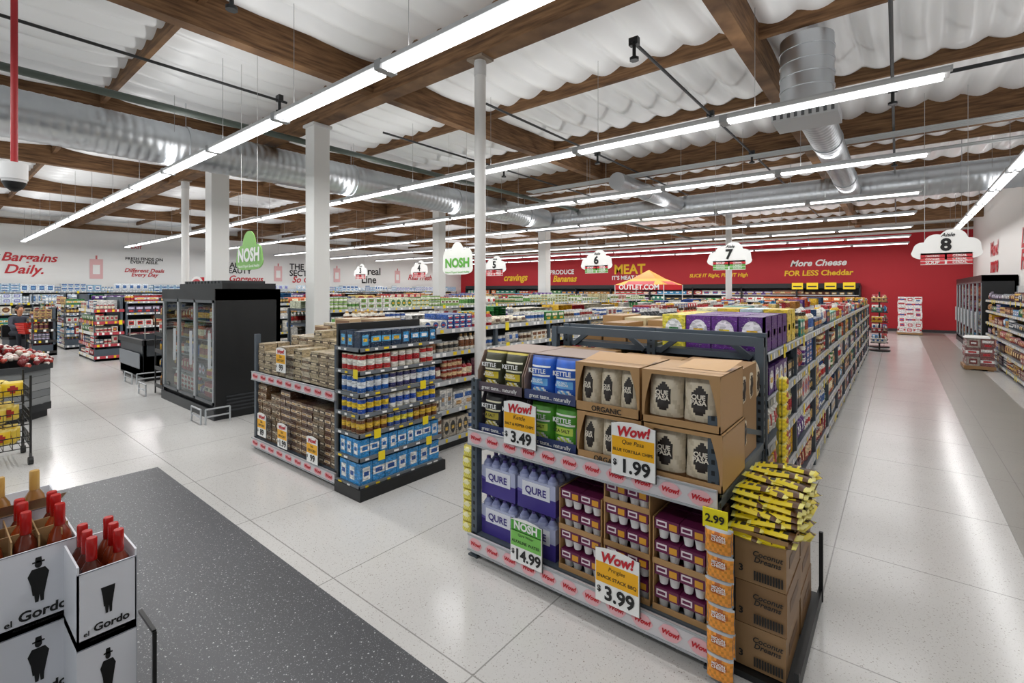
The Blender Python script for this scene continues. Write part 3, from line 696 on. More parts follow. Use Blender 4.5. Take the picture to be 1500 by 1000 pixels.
wow_tag(-1.75,2.3,.135,.235,.255,'14.99','Qure Water','ALKALINE WATER',e,True); wow_tag(-1.15,2.3,.13,.25,.28,'3.99','Pringles','SNACK STACK BBQ',e)
def clip_strip(x,y,z0,n,bw,bh,facing,c,lab,acc):
    e=empty('hanging_snack_strip'); m=MB(); F=Fr(facing,x,y)
    m.tube((x,y,z0),(x,y,z0+n*bh+.05),.005,5,'e8e8e8',1)
    for k in range(n):
        for s in range(2):
            p_bag(m,F,-bw/2+U(-.008,.008),z0+k*bh,bw,bh*1.02,.045,-.045+s*.02,lambda s_,v_: acc if abs(v_)>.84 else (lab if (s_*s_*1.4+(v_-.35)**2*3)<.5 else (shade(c,.8+.5*abs(math.sin(7*s_+5*v_))))),10,12,True,mi=1)
    m.obj('packets',[M_PACK,M_ATTR],e); return e
es=clip_strip(-.63,2.31,.02,6,.115,.115,'-y','d88c30','b8601c','b8bcc0')
for k in range(6): text('MOON\nCHEESE',(-.63,2.262,.02+k*.115+.082),.062,'-y',M_WHITE,es,0,.02)
clip_strip(-2.32,2.42,.12,8,.1,.075,'-y','d9cf5a','f4efc0','b8a83a')
clip_strip(-.60,3.55,.55,8,.12,.085,'+x','e8cc30','a8402a','d8d070')
m=MB(); m.box(-.71,-.6,2.3,2.306,.70,.79,'f2e21e'); m.obj('price_sticker',[M_ATTR],es); text('2.99',(-.655,2.296,.745),.085,'-y',M_BLACK,es,0,.03)
# cookie boxes on pallet dolly
e=empty('cookie_case_stack'); m=MB(); 
m.box(-.63,-.34,2.4,3.3,.0,.03,'121416'); 
for x in (-.63,-.36): m.box(x,x+.02,2.4,3.3,.03,.07,'121416')
m.bar((-.345,3.28,.0),(-.345,3.28,.4),.02,.02,'121416'); m.bar((-.345,2.42,.0),(-.345,2.42,.12),.02,.02,'121416')
for j in range(2):
    y=2.44+j*.4
    for k in range(3):
        z=.035+k*.2; jx=U(-.006,.004); m.box(-.6+jx,-.385+jx,y,y+.38,z,z+.197,'8a6844' if (k+j)%2 else '96744e')
        m.box(-.384+jx,-.3835+jx,y+.08,y+.3,z+.08,z+.13,'6a4a2c')
        m.box(-.6+jx,-.385+jx,y+.17,y+.2,z+.197,z+.1975,'7a5a36')
    m.add([(-.6,y,.632),(-.385,y,.632),(-.375,y-.03,.685),(-.612,y-.03,.685)],[(0,1,2,3)],'b28c60')
    m.add([(-.385,y,.632),(-.385,y+.38,.632),(-.345,y+.38,.72),(-.345,y,.72)],[(0,1,2,3)],'b8946a')
m.obj('cartons',[M_ATTR],e)
pm=MB()
def orient_pack(cx,cy,cz,yaw,pit,c,c2):
    L,W_,T=.15,.07,.028
    ca,sa=math.cos(yaw),math.sin(yaw)
    def P(a,b,t):
        x=a*L/2;y=b*W_/2;z=t*T/2+pit*a*.02
        return (cx+x*ca-y*sa,cy+x*sa+y*ca,cz+z)
    nu=12
    for s_ in (1,-1):
        vs=[]
        for i in range(nu+1):
            a=i/nu*2-1
            for j in range(5):
                b=j/4*2-1; th=(1-abs(a)**5)*(1-abs(b)**4)**.5
                vs.append(P(a*1.06 if abs(a)>.95 else a,b,s_*th))
        fs=[];cs=[]
        for i in range(nu):
            for j in range(4):
                fs.append((i*5+j,i*5+j+1,(i+1)*5+j+1,(i+1)*5+j)); a=(i+.5)/nu*2-1
                cs.append(lin('e8e07a' if abs(a)>.85 else (c2 if -.7<a<.45 and j in(1,2) and i%3 else ('5a3a1c' if a>.45 and j<3 else c))))
        pm.add(vs,fs,cs,1,True)
for lay in range(7):
    for i in range(3):
        for j in range(5 if lay<4 else 4):
            x=-.56+i*.07+U(-.01,.01); y=2.455+j*.13+lay*.03+U(-.015,.015)
            if y>3.12: continue
            orient_pack(min(x,-.42),y,.65+lay*.027+U(-.003,.003),U(-.15,.15),U(-.4,.4),CH(['ecd81e','e4cc1a','e8d018']),CH(['3a3020','2a2a24','6a4a18']))
for j in range(8):
    orient_pack(-.375+U(-.008,.008),2.85+U(0,.35),.5+j*.04,1.4+U(-.2,.2),U(-1,1),'e8d41e','4a3a18')
pm.obj('yellow_packets',[M_PACK,M_ATTR],e)
for k in range(3):
    z=.035+k*.2
    text('Coconut\nDreams',(-.465,2.432,z+.13),.125,'-y',M_BLACK,e,.25,.02)
    text('3',(-.575,2.432,z+.06),.018,'-y',M_BLACK,e,0,.03); text('|||||||||||',(-.46,2.432,z+.045),.12,'-y',M_BLACK,e,0,.05)
# ------------------------------------------------------------ second endcap
e=empty('endcap_rack'); m=MB(); pm=MB()
x0,x1,y0,y1=-5.72,-3.99,2.4,3.32
for x in (x0,x1-.05):
    for y in (y0,y1-.05): m.box(x,x+.05,y,y+.05,0,1.3,STEEL)
m.box(x0,x1,y0,y1,.1,.14,STEEL); m.box(x0,x1,y0,y1,.82,.86,STEEL); m.box(x0,x1,y1-.03,y1,.1,1.3,'3c444c')
m.obj('rack_frame',[M_ATTR],e)
wow_rail(x0,x1,2.37,.04,.13,e,9); wow_rail(x0,x1,2.37,.79,.88,e,9)
def small_stack(x0,x1,z0,hts,w,h,cols,dep=.4,y0=2.42,zoff=0):
    x=x0
    while x+w<=x1:
        c=CH(cols); top=z0+U(*hts); z=z0
        while z+h<top:
            for r in range(2):
                jx=U(-.006,.006)
                p_box(pm,Fr('-y',x,y0),jx,z,w-.006,h-.003,.14,r*.15+U(0,.01),shade(c[0],U(.85,1.1)),c[1],c[2],1)
            z+=h
        x+=w
TAN=[('a8967a','4a3626','e0d0b0'),('b8a888','3a2c22','d8c8a8'),('c8bca4','6a5040','8a7258')]
small_stack(-5.68,-4.02,.14,(.52,.64),.11,.075,[('7a5a3c','e0d0b0','4a2c1c'),('5a3a2c','d8c8b0','b89050'),('8a7458','3a2a20','e8dcc4')])
small_stack(-5.68,-4.02,.88,(.3,.36),.165,.08,TAN)
small_stack(-5.5,-4.02,.88,(.42,.5),.165,.08,TAN,y0=2.72); small_stack(-5.3,-4.1,.88,(.5,.6),.165,.09,TAN,y0=3.0)
for xx,zz in ((-5.45,1.28),(-5.0,1.38),(-4.5,1.4)):
    pm.box(xx,xx+.3,2.98,3.28,zz,zz+.1,'b8a080',1); pm.box(xx+.02,xx+.28,2.975,2.98,zz+.02,zz+.08,'7a5a40',1)
pm.obj('merchandise',[M_PACK,M_ATTR],e)
for xx,zz,pr in ((-4.98,.95,'99'),(-5.42,.2,'89'),(-4.95,.17,'1.99'),(-4.35,.15,'99')):
    wow_tag(xx,2.35,zz,.2,.24,pr,'Sale','GROCERY',e)
clip_strip(-5.8,2.5,.25,8,.1,.075,'-y','e0c030','f4efc0','b8a83a'); clip_strip(-5.8,2.66,.25,8,.1,.075,'-y','e8a030','f4efc0','b86a2a')
e=empty('side_merchandiser'); m=MB(); pm=MB()
x0,x1,y0,y1=-3.94,-3.58,2.36,3.3
m.box(x0,x1+.04,y0-.02,y1+.02,0,.1,'0f1113'); m.box(x0,x0+.03,y0,y1,0,1.5,'15181a')
LVS=[(.11,[('2f8fd0','f4f4f0','1a4f9c')],'box',.13,.19),(.345,[('2f8fd0','f4f4f0','1a6fbc'),('4aa0dc','ffffff','1a4f9c')],'box',.1,.16),(.55,[('7a4a2a','e8c040','f0f0f0'),('3a5aa8','f0e040','f0f0f0')],'can',.075,.13),
 (.72,[('1f4fb0','f2d030','ffffff'),('f0f0ea','1f4fb0','2e8a3a')],'can',.08,.14),(.9,[('1d5fae','f0f4f8','f2c12e'),('3a3a6a','f4f4f4','e8c040')],'can',.08,.15),(1.09,[('c42a2a','f4f4ea','2e7a2e'),('e8e4da','b3202a','2e7a2e')],'can',.085,.15),(1.29,[('17324f','5ab0e0','f0c030'),('1f2f44','3a9ad8','ffffff'),('2a4a3a','e8e8e0','58a0d0')],'box',.11,.15)]
for i,(z,pal,kd,w,h) in enumerate(LVS):
    m.box(x0,x1,y0,y1,z-.02,z,'1c2024'); rail(m,Fr('+x',x1,y0),y1-y0,z+.01,.03,col='6a7075'); rail(m,Fr('-y',x0,y0),x1-x0,z+.01,.03,col='6a7075')
    nx=int((x1-x0-.03)/w); ny=int((y1-y0-.02)/w)
    for a in range(ny):
        c=pal[(a//4)%len(pal)]
        F=Fr('+x',x1,y0)
        if kd=='box': p_box(pm,F,.015+a*w,z+.002,w-.008,h,.2,.012,c[0],c[1],c[2],RI(1,2))
        else: p_can(pm,F,.015+a*w,z+.002,w-.006,h,0,.012,c[0],c[1],c[2],lid='d8d0b8')
    for a in range(nx):
        c=pal[0]; F=Fr('-y',x0+.04,y0)
        if kd=='box': p_box(pm,F,a*w,z+.002,w-.008,h,.12,.012,c[0],c[1],c[2],2)
        else: p_can(pm,F,a*w,z+.002,w-.006,h,0,.012,c[0],c[1],c[2],lid='d8d0b8')
m.obj('shelf_unit',[M_ATTR],e); pm.obj('products',[M_PACK],e)
# ------------------------------------------------------------ aisle signs
def cloud(m,x,y,z,w,h,c,bumps=None):
    bumps=bumps or [(-.33,.08,.14),(-.14,.2,.17),(.1,.26,.2),(.32,.12,.16)]
    n=64; vs=[]
    for i in range(n+1):
        s=-.5+i/n
        top=.13*math.sqrt(max(0,1-(abs(s)/.5)**4))
        for cx,cz,r in bumps:
            d=r*r-(s-cx)**2
            if d>0: top=max(top,cz+math.sqrt(d))
        bot=-.13*math.sqrt(max(0,1-(abs(s)/.5)**4))
        for yy in (y,y+.012):
            vs.append((x+s*w,yy,z+bot*w)); vs.append((x+s*w,yy,z+top*w*h))
    fs=[]
    for i in range(n):
        k=i*4; q=k+4
        fs+=[(k,q,q+1,k+1),(k+2,k+3,q+3,q+2),(k+1,q+1,q+3,k+3),(k,k+2,q+2,q)]
    m.add(vs,fs,c)
def aisle_sign(num,x,y,z,w,cols):
    e=empty('hanging_aisle_sign'); m=MB()
    cloud(m,x,y,z,w,.95,'f7f7f5')
    for k,c in enumerate(cols):
        m.box(x-w*.36,x-.012,y-.004,y,z-.065-k*.05,z-.025-k*.05,c); m.box(x+.012,x+w*.36,y-.004,y,z-.065-k*.05,z-.025-k*.05,c)
    m.box(x-w*.36,x+w*.36,y,y+.01,z-.075-(len(cols)-1)*.05,z,'f7f7f5')
    for s in (-.3,.3): m.tube((x+s*w,y+.006,z+w*.15),(x+s*w,y+.006,4.8),.003,4,'bbbbbb')
    m.obj('board',[M_ATTR],e)
    text('Aisle',(x+.02,y-.006,z+w*.33),w*.2,'-y',M_BLACK,e,.3,.02); text(num,(x,y-.006,z+w*.14),w*.22,'-y',M_BLACK,e,0,.04,maxh=w*.24)
    for k in range(len(cols)):
        for s,tx in ((-.19,CH(['COOKIES','CRACKERS','SOUP','PASTA'])),(.19,CH(['CANDY','BREAD','TEA','CEREAL']))):
            text(tx,(x+s*w,y-.006,z-.045-k*.05),w*.2,'-y',M_WHITE,e,0,.02)
RD=['c8303a','d84a50','c8303a']; GN=['c8303a','6aa84f','6aa84f']
for num,x,cc in (('8',.56,RD),('7',-2.48,GN),('6',-5.3,GN),('5',-8.35,RD),('4',-11.4,RD),('3',-14.5,RD)):
    aisle_sign(num,x,9.6,2.36,.8,cc)
def nosh(x,y,z,w,h,c,tm,b):
    e=empty('hanging_department_sign'); m=MB()
    cloud(m,x,y,z,w,h,c,bumps=b)
    for s in (-.3,.3): m.tube((x+s*w,y+.006,z+w*.1),(x+s*w,y+.006,4.8),.003,4,'bbbbbb')
    m.obj('board',[M_ATTR],e); text('NOSH',(x,y-.006,z+.1*w*h),w*.8,'-y',tm,e,0,.04); text('Natural Organic Special Healthy',(x,y-.006,z-w*.07),w*.8,'-y',tm,e,0,.01)
nosh(-6.55,2.68,2.17,.8,1.0,'8cc46a',M_WHITE,[(-.3,.1,.17),(0,.26,.24),(.3,.1,.17)]); nosh(-6.5,6.4,2.2,.8,1.4,'f4f6f0',M_GREEN,[(-.32,.18,.17),(0,.24,.22),(.32,.18,.17)])
# ------------------------------------------------------------ wall graphics
e=empty('wall_lettering_back'); 
def wt(b,x,z,w,mt,sh=0,bold=.03): text(b,(x,26.985,z),w,'-y',mt,e,sh,bold)
wt('MEAT',-12.65,3.05,2.0,M_YEL); wt("IT'S MEAT IS",-12.9,2.55,1.8,M_WHITE)
wt('PRODUCE',-17.5,3.0,1.9,M_WHITE); wt('Bananas',-17.3,2.55,1.9,M_YEL,.3)
wt('SLICE IT Right, PILE IT High',-7.55,2.6,3.0,M_YEL,.2,.03)
wt('More Cheese',-3.0,3.1,2.3,M_WHITE,.3,.03); wt('FOR LESS Cheddar',-3.0,2.62,2.8,M_YEL,.1,.03); wt('cravings',-21.5,2.7,2.2,M_YEL,.3)
e=empty('wall_lettering_left')
def wl(b,y,z,w,mt,sh=0,bold=.02): text(b,(-26.985,y,z),w,'+x',mt,e,sh,bold)
wl('NEW',1.7,3.1,.5,M_BLACK); wl('Bargains',2.75,3.1,1.6,M_RED,.3); wl('CING',1.5,2.65,.5,M_BLACK); wl('Daily.',2.6,2.62,1.1,M_RED,.3)
wl('FRESH FINDS ON\nEVERY AISLE.',6.5,3.15,1.4,M_BLACK); wl('Different Deals\nEvery Day',6.5,2.6,1.5,M_RED,.3)
wl('HEALTH &\nBEAUTY',10.5,2.95,1.7,M_BLACK); wl('Gorgeous',10.9,2.4,1.7,M_RED,.3)
wl('THE DELI\nSECTION',14.2,2.95,1.9,M_BLACK); wl('So Good',14.3,2.4,1.9,M_RED,.3)
wl('Cereal\nLine',18.5,2.75,1.8,M_BLACK); wl('Real Fresh',22.8,2.7,2.2,M_RED,.3); wl('EXIT',6.2,3.75,.4,M_RED)
m=MB()
for y in (4.8,12.6,16.2,20.8):
    m.box(-26.995,-26.985,y-.22,y+.22,2.3,3.15,'e8b8b8'); m.box(-26.985,-26.98,y-.12,y+.12,2.5,2.9,'f4f2ef'); m.box(-26.985,-26.98,y-.03,y+.03,3.15,3.3,'d06a6a')
m.obj('poster_panels',[M_ATTR],e)
e=empty('wall_lettering_right')
text('Wow!',(2.385,21.5,3.1),1.6,'-x',M_RED,e,.3,.03); text('more',(2.385,21.5,2.6),1.6,'-x',M_RED,e,.3,.03); text('Love\nFresh',(2.385,16.5,2.8),1.5,'-x',M_RED,e,.3,.03)
# canopy tent
m=MB(); cx,cy,hw=-9.0,21.3,1.15
pk=(cx,cy,2.75); cs=[(cx-hw,cy-hw,2.05),(cx+hw,cy-hw,2.05),(cx+hw,cy+hw,2.05),(cx-hw,cy+hw,2.05)]
for i in range(4):
    a=cs[i];b=cs[(i+1)%4]; mid=lambda p,q,t:tuple(p[k]+(q[k]-p[k])*t for k in range(3))
    am=mid(a,pk,.5); bm_=mid(b,pk,.5); am=(am[0],am[1],am[2]-.07); bm_=(bm_[0],bm_[1],bm_[2]-.07)
    m.add([a,b,bm_,am],[(0,1,2,3)],'e8b018'); m.add([am,bm_,pk],[(0,1,2)],'d8901c')
    a3=mid(a,b,.2); b3=mid(a,b,.8); a4=mid(a3,am,.55); b4=mid(b3,bm_,.55)
    m.add([(p[0],p[1],p[2]+.006) for p in (a3,b3,b4,a4)],[(0,1,2,3)],'c8202c')
    a2=(a[0],a[1],1.82);b2=(b[0],b[1],1.82); m.add([a,b,b2,a2],[(0,1,2,3)],'c8202c')
    m.tube((a[0],a[1],0),(a[0],a[1],2.05),.02,6,'d8d8d8')
ob=m.obj('canopy_tent',[M_ATTR]); text('OUTLET.COM',(cx,cy-hw-.01,1.93),1.9,'-y',M_WHITE,ob,0,.03)
def bundle_stack(x0,x1,y0,y1,h,pal,name):
    e=empty(name); m=MB(); pm=MB(); m.box(x0-.03,x1+.03,y0-.03,y1+.03,.03,.1,'a07a50'); m.box(x0,x0+.1,y0,y1,0,.03,'a07a50'); m.box(x1-.1,x1,y0,y1,0,.03,'a07a50'); m.obj('pallet',[M_ATTR],e)
    z=.1
    while z<h:
        j=U(-.02,.02)
        for f,ox,oy,L in (('-y',x0+j,y0,x1-x0),('+x',x1+j,y0,y1-y0),('-x',x0+j,y0,y1-y0)):
            n=max(1,round(L/.22)); 
            for k in range(n): c=CH(pal); p_box(pm,Fr(f,ox,oy),k*L/n+.003,z,L/n-.006,.2,.2,0,c[0],c[1],c[2],RI(0,2))
        z+=.205
    pm.obj('packs',[M_PACK],e)
bundle_stack(.0,.75,25.0,25.8,1.35,[('f2f0ee','c8303a','ffffff'),('ffffff','d84a50','2b5fa8')],'paper_towel_stack')
bundle_stack(1.2,1.66,14.9,15.6,.6,[('8a5a5a','f0f0f0','c8303a'),('a8a098','7a3030','f0f0f0')],'beverage_case_stack')
for yy,xx in ((17.9,-.42),(19.0,-.45)):
    e=empty('wire_spinner_rack'); m=MB(); pm=MB(); m.tube((xx,yy,0),(xx,yy,1.75),.02,8,'141414'); m.tube((xx,yy,0),(xx,yy,.04),.26,16,'141414')
    for z in (.25,.55,.85,1.15,1.45):
        for (a,b) in (((-.2,-.2),(.2,-.2)),((.2,-.2),(.2,.2)),((.2,.2),(-.2,.2)),((-.2,.2),(-.2,-.2))): m.tube((xx+a[0],yy+a[1],z),(xx+b[0],yy+b[1],z),.008,5,'141414'); m.tube((xx+a[0],yy+a[1],z+.1),(xx+b[0],yy+b[1],z+.1),.006,5,'141414')
        stock(pm,Fr('-y',xx-.2,yy-.2),.4,z,.26,.12,P_DARK+PAL,('bag','bag'),(.1,.13)); stock(pm,Fr('+x',xx+.2,yy-.2),.4,z,.26,.12,P_DARK+PAL,('bag','bag'),(.1,.13))
    m.obj('wire_frame',[M_ATTR],e); pm.obj('snack_bags',[M_PACK],e)
m=MB(); m.box(1.18,1.6,14.86,15.3,.72,.735,'f4f4f2'); m.box(1.22,1.62,15.0,15.45,.736,.75,'eeeeec'); m.obj('flattened_carton_sheets',[M_ATTR])
m=MB()
for x in (-3.9,-3.3,-2.6,-1.9): m.box(x,x+.45,25.95,25.97,1.85,2.15,'f0d020'); m.box(x+.05,x+.4,25.94,25.95,1.95,2.0,'303030')
m.obj('sale_placards',[M_ATTR])
# ------------------------------------------------------------ foreground wine cases
e=empty('wine_case_display'); m=MB()
def wine_box(x1,y0,w,d,z,h=.285,open_=False,cut=.0):
    c='dfe1e8'
    if not open_: m.box(x1-d,x1,y0,y0+w,z,z+h-.002,c)
    else:
        t=.006
        m.box(x1-d,x1,y0,y0+w,z,z+.03,c); m.box(x1-t,x1,y0,y0+w,z,z+h-cut,c); m.box(x1-d,x1-d+t,y0,y0+w,z,z+h,c); m.box(x1-d,x1,y0,y0+t,z,z+h,c); m.box(x1-d,x1,y0+w-t,y0+w,z,z+h,c)
    m.box(x1,x1+.001,y0,y0+w,z+h-cut-.003,z+h-cut,'8a8e96'); m.box(x1-.001,x1+.001,y0+w-.002,y0+w,z,z+h-cut,'b0b4bc')
    yc=y0+w*.5; X=x1+.0015
    def poly(pts,cc='101010'): m.add([(X,yc+a*w,z+b*h) for a,b in pts],[tuple(range(len(pts)))],cc)
    if cut<.02:
        poly([(-.07,.42),(.07,.42),(.11,.6),(.13,.68),(.08,.75),(-.08,.75),(-.13,.67),(-.09,.55)])
        poly([(.045*math.cos(a),.8+.045*math.sin(a)) for a in [q*math.pi/6 for q in range(12)]]); poly([(-.075,.82),(.075,.82),(.075,.84),(-.075,.84)]); poly([(-.042,.84),(.042,.84),(.035,.89),(-.035,.89)])
    else: poly([(-.07,.42),(.07,.42),(.11,.6),(.12,.66),(-.12,.66),(-.09,.55)])
    poly([(-.05,.42),(.015,.42),(.0,.33),(-.04,.33)]); poly([(.015,.42),(.07,.42),(.065,.33),(.025,.33)])
    text('Gordo',(X+.001,y0+w*.56,z+.2*h),w*.6,'+x',M_BLACK,e,.05,.03,maxh=h*.2); text('el',(X+.001,y0+w*.15,z+.17*h),w*.09,'+x',M_BLACK,e,.0,.02)
    text('BODEGAS ROMEO MARIN',(X+.001,y0+w*.5,z+.07*h),w*.6,'+x',M_BLACK,e,0,0)
for z in (.02,.305,.59):
    o=z>.5
    wine_box(-2.4,.16,.215,.3,z,open_=o,cut=.0 if o else 0); wine_box(-2.4,-.06,.215,.3,z,open_=o,cut=0)
    wine_box(-2.17,.335,.165,.26,z-.02,.285,open_=o,cut=.025 if o else 0)
    wine_box(-2.71,-.06,.435,.3,z+(.04 if o else 0),open_=o)
m.box(-2.9,-2.12,-.1,.53,0,.02,'17191b'); m.bar((-2.12,.54,.0),(-2.12,.54,.55),.012,.012,'111111'); m.bar((-2.12,.54,.55),(-2.3,.54,.55),.012,.012,'111111')
for y in (.2,.27,.33): m.box(-2.68,-2.42,y,y+.004,.6,.915,'a88a60')
for x in (-2.6,-2.5): m.box(x,x+.004,.17,.36,.6,.91,'a88a60')
for y in (-.02,.05,.12): m.box(-2.68,-2.42,y,y+.004,.6,.93,'a88a60')
for y in (.16,.27,.38): m.add([(-2.72,y-.15,.915),(-2.72,y-.02,.915),(-2.66,y-.0,.97),(-2.66,y-.13,.97)],[(0,1,2,3)],'b89a6c')
m.obj('white_cartons',[M_ATTR],e)
wm=MB()
def bottle(x,y,z,c='7a2a14',cap='b01c1a'):
    wm.lathe(x,y,[(.036,z,c),(.037,z+.01,c),(.037,z+.06,c),(.0375,z+.061,'e8e0d0'),(.0375,z+.14,'e8e0d0'),(.037,z+.141,c),(.037,z+.19,c),(.03,z+.225,c),(.016,z+.25,c),(.0155,z+.252,c),(.0165,z+.253,cap),(.016,z+.325,cap),(.014,z+.33,cap)],16)
for i in range(3):
    for j in range(5): bottle(-2.45-i*.085,-.03+j*.09,.67+.01*(i%2),CH(['5a2010','8a3810','742a10']))
for i in range(3):
    for j in range(2): bottle(-2.21-i*.075,.38+j*.075,.6,CH(['4a1a0c','742a10']))
for i in range(4): bottle(-2.8,.0+i*.1,.72,'8a6030','c8a058')
wm.obj('wine_bottles',[mat('bottle_glass',rough=.1,attr=True)],e)
# ------------------------------------------------------------ produce bin + wire rack
e=empty('produce_bin'); m=MB(); cx,cy,r=-9.75,.62,.62; N=8
def ring(rr,z): return [(cx+rr*math.cos(math.pi/8+2*math.pi*i/N),cy+rr*math.sin(math.pi/8+2*math.pi*i/N),z) for i in range(N)]
def sh(r0,z0,r1,z1,c): m.add(ring(r0,z0)+ring(r1,z1),[(i,(i+1)%N,N+(i+1)%N,N+i) for i in range(N)],c)
sh(r*.93,0,r*.93,.1,'17181a'); sh(r,.1,r,.2,'26282b')
for k in range(5): sh(r-.01,.2+k*.1,r-.01,.295+k*.1,['8d8f90','7f8284','999b9c'][k%3]); sh(r-.02,.295+k*.1,r-.02,.3+k*.1,'3a3c3e')
sh(r+.02,.68,r+.02,.76,'3a3d40'); sh(r+.02,.76,r-.06,.76,'3a3d40'); sh(r-.06,.76,r-.06,.55,'3a3d40'); m.add(ring(r-.05,.6),[tuple(range(N))],'3a2a20')
m.obj('slatted_bin',[M_ATTR],e)
pm=MB()
for i in range(300):
    a=U(0,6.28); q=math.sqrt(random.random())*.6; x=cx+q*math.cos(a); y=cy+q*math.sin(a); z=.74+.26*(1-(q/.62)**2)*U(.6,1)+U(0,.05); s=U(.03,.05)
    c=CH(['a82a2a','8a1f24','c04a3a','d8c8b8','b03030','e8e0d8','7a1c20','e8d0c8'])
    pm.lathe(x,y,[(s*.4,z-s,c),(s*.9,z-s*.4,c),(s,z,c),(s*.75,z+s*.55,c),(s*.2,z+s*.9,CH([c,'e8e0d8']))],7)
pm.obj('bagged_fruit',[M_PACK],e)
e=empty('wire_snack_rack'); m=MB(); pm=MB(); x0,x1,y0,y1=-7.55,-6.98,.2,.72
for x in (x0,x1):
    for y in (y0,y1): m.tube((x,y,.1),(x,y,.92),.01,6,'141414'); m.tube((x,y-.02,.04),(x,y+.02,.04),.04,10,'202020'); m.tube((x,y,.05),(x,y,.12),.012,6,'444444')
for z in (.18,.42,.66):
    for zz in (z,z+.06,z+.12):
        m.tube((x0,y0,zz),(x1,y0,zz),.005,5,'141414');m.tube((x0,y1,zz),(x1,y1,zz),.005,5,'141414');m.tube((x0,y0,zz),(x0,y1,zz),.005,5,'141414');m.tube((x1,y0,zz),(x1,y1,zz),.005,5,'141414')
    for k in range(9):
        y=y0+k*(y1-y0)/8; m.tube((x1,y,z),(x1,y,z+.12),.003,4,'141414'); m.tube((x0,y,z),(x1,y,z),.003,4,'141414')
        x=x0+k*(x1-x0)/8; m.tube((x,y1,z),(x,y1,z+.12),.003,4,'141414')
    for k in range(22):
        F=Fr(CH(['+x','-y','+x']),0,0); F.ox=U(x0+.1,x1-.08) if F.uy==0 else U(x0+.2,x1-.02); F.oy=U(y0+.03,y1-.19)
        if F.uy==0: F.ox=U(x0+.02,x1-.18)
        cc=CH(['e4b81c','e8c020','d8a818','e0c040'])
        p_bag(pm,F,0,z+U(.01,.05),.16,.16,.09,0,lambda s,v:('a82a20' if (s*s+v*v)<.25 else ('f0d878' if abs(v)>.8 else cc)),8,8,True,mi=1)
m.obj('wire_frame',[M_ATTR],e); pm.obj('chip_bags',[M_PACK,M_ATTR],e)
# ------------------------------------------------------------ person on mobility cart
def skin(name,chain,mt,parent,sub=2):
    vs,es=chain; bm=bmesh.new(); lay=bm.verts.layers.skin.verify(); bv=[]
    for i,(co,r) in enumerate(vs):
        v=bm.verts.new(co); rr=r if isinstance(r,tuple) else (r,r); v[lay].radius=rr; v[lay].use_root=(i==0); bv.append(v)
    for a,b in es: bm.edges.new((bv[a],bv[b]))
    me=bpy.data.meshes.new(name); bm.to_mesh(me); bm.free(); me.materials.append(mt)
    o=bpy.data.objects.new(name,me); scene.collection.objects.link(o); o.parent=parent
    s=o.modifiers.new('skin','SKIN'); s.use_smooth_shade=True
    q=o.modifiers.new('sub','SUBSURF'); q.levels=sub; q.render_levels=sub
    return o
SK=mat('skin_tone','c98f6c',.5); CL=mat('grey_jacket','4a4e5a',.8); PT=mat('navy_trousers','23262f',.8)
pe=empty('seated_shopper')
hip=(0,0,.58)
skin('torso_clothing',([(hip,(.15,.12)),((.05,0,.78),(.15,.11)),((.12,0,.96),(.17,.11)),((.16,0,1.05),(.09,.08)),((.15,.17,1.0),.065),((.26,.22,.8),.05),((.45,.16,.76),.038),((.15,-.17,1.0),.065),((.26,-.22,.8),.05),((.45,-.16,.76),.038)],
 [(0,1),(1,2),(2,3),(2,4),(4,5),(5,6),(2,7),(7,8),(8,9)]),CL,pe)
skin('trousers',([(hip,(.15,.12)),((.1,.1,.56),.09),((.46,.12,.56),.065),((.5,.12,.16),.045),((.1,-.1,.56),.09),((.46,-.12,.56),.065),((.5,-.12,.16),.045)],[(0,1),(1,2),(2,3),(0,4),(4,5),(5,6)]),PT,pe)
for s in (1,-1): skin('shoe',([((.49,.12*s,.12),.045),((.54,.12*s,.1),.04),((.66,.12*s,.09),.03)],[(0,1),(1,2)]),M_BLACK,pe)
skin('head',([((.16,0,1.04),.05),((.2,0,1.12),.048),((.22,0,1.19),(.072,.08)),((.23,0,1.27),(.075,.085)),((.22,0,1.33),(.05,.06))],[(0,1),(1,2),(2,3),(3,4)]),SK,pe)
m=MB()
def ball(m,x,y,z,r,c,sz=1):
    m.lathe(x,y,[(r*math.sin(t),z-r*sz*math.cos(t),c) for t in [.1+k*.49 for k in range(7)]],12)
m2=MB(); ball(m2,.19,0,1.285,.098,'2e1d14',1.0); ball(m2,.13,0,1.2,.08,'2e1d14',1.3); m2.obj('hair',[M_ATTR],pe)
ball(m,.30,.03,1.25,.012,'f4f4f4'); ball(m,.30,-.03,1.25,.012,'f4f4f4'); ball(m,.309,.03,1.25,.006,'2a1a10'); ball(m,.309,-.03,1.25,.006,'2a1a10')
m.add([(.305,.012,1.21),(.305,-.012,1.21),(.33,0,1.212),(.30,0,1.25)],[(0,1,2),(0,2,3),(1,3,2)],'c08464'); m.box(.3,.306,-.022,.022,1.18,1.188,'9a4a40')
for s in (1,-1): ball(m,.22,.085*s,1.24,.018,'c98f6c',1.5)
m.obj('face_features',[M_ATTR],pe)
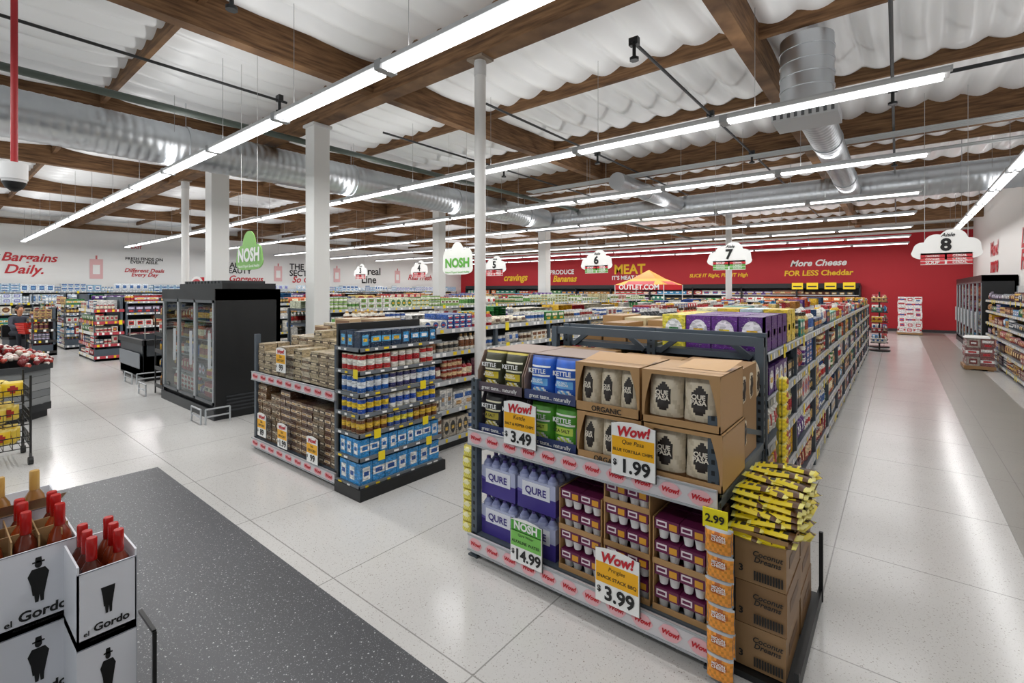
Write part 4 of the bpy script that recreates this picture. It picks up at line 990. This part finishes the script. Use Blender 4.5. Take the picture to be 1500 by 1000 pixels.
for s in (1,-1):
    h0=(.45,.16*s,.76); v=[(h0,.03),((.5,.15*s,.765),(.036,.016)),((.53,.15*s,.765),(.036,.014))]; ed=[(0,1),(1,2)]
    for k,ln in enumerate((.05,.058,.055,.042)):
        yy=.15*s+(k-1.5)*.018; b=len(v)
        v+=[((.545,yy,.765),.008),((.545+ln*.6,yy,.76),.0078),((.545+ln*.8,yy,.74),.007),((.545+ln*.7,yy,.725),.006)]; ed+=[(2,b),(b,b+1),(b+1,b+2),(b+2,b+3)]
    b=len(v); v+=[((.5,.11*s,.755),.01),((.53,.1*s,.745),.008)]; ed+=[(1,b),(b,b+1)]
    skin('hand',(v,ed),SK,pe,1)
pe.location=(-19.8,1.75,0); pe.rotation_euler=(0,0,math.radians(15))
ce=empty('mobility_shopping_cart'); m=MB()
m.box(-.3,.75,-.25,.25,.1,.2,'3a3d42'); m.box(-.22,.2,-.22,.22,.2,.44,'55585e'); m.box(-.24,.22,-.24,.24,.4,.46,'1c1c1e'); m.box(-.3,-.22,-.22,.22,.42,.8,'1c1c1e')
m.bar((.62,0,.15),(.62,0,.74),.06,.06,'3a3d42'); m.tube((.6,-.25,.74),(.6,.25,.74),.014,8,'111111')
for x in (-.2,.62):
    for y in (-.27,.27): m.tube((x,y-.03,.1),(x,y+.03,.1),.1,14,'141414')
for z in (.6,.66,.72,.78,.84):
    k=(z-.6)/.24*.05; a,b,c,d=.7-k,1.1+k,-.22-k,.22+k
    m.box(a,b,c,c+.012,z,z+.045,'d02a1e');m.box(a,b,d-.012,d,z,z+.045,'d02a1e');m.box(a,a+.012,c,d,z,z+.045,'d02a1e');m.box(b-.012,b,c,d,z,z+.045,'d02a1e')
m.box(.7,1.1,-.22,.22,.59,.61,'b0241a')
m.obj('cart_body',[M_ATTR],ce); ce.location=pe.location; ce.rotation_euler=pe.rotation_euler

# ------------------------------------------------------------ fit lettering
bpy.context.view_layer.update()
for o,wd,mh in fit:
    bb=o.bound_box; W_=max(p[0] for p in bb)-min(p[0] for p in bb); H_=max(p[1] for p in bb)-min(p[1] for p in bb)
    if W_<=0: continue
    s=wd/W_
    if mh and H_*s>mh: s=mh/H_
    o.scale=(s,s,s if s<.3 else .3)
# ------------------------------------------------------------ camera
cam=bpy.data.cameras.new('camera'); co=bpy.data.objects.new('camera',cam); scene.collection.objects.link(co)
cam.sensor_width=36; cam.lens=36*700/1500; cam.shift_y=-.05; cam.clip_start=.05; cam.clip_end=200
co.location=(0,0,1.8); co.rotation_euler=(math.pi/2,0,math.radians(38.9)); scene.camera=co
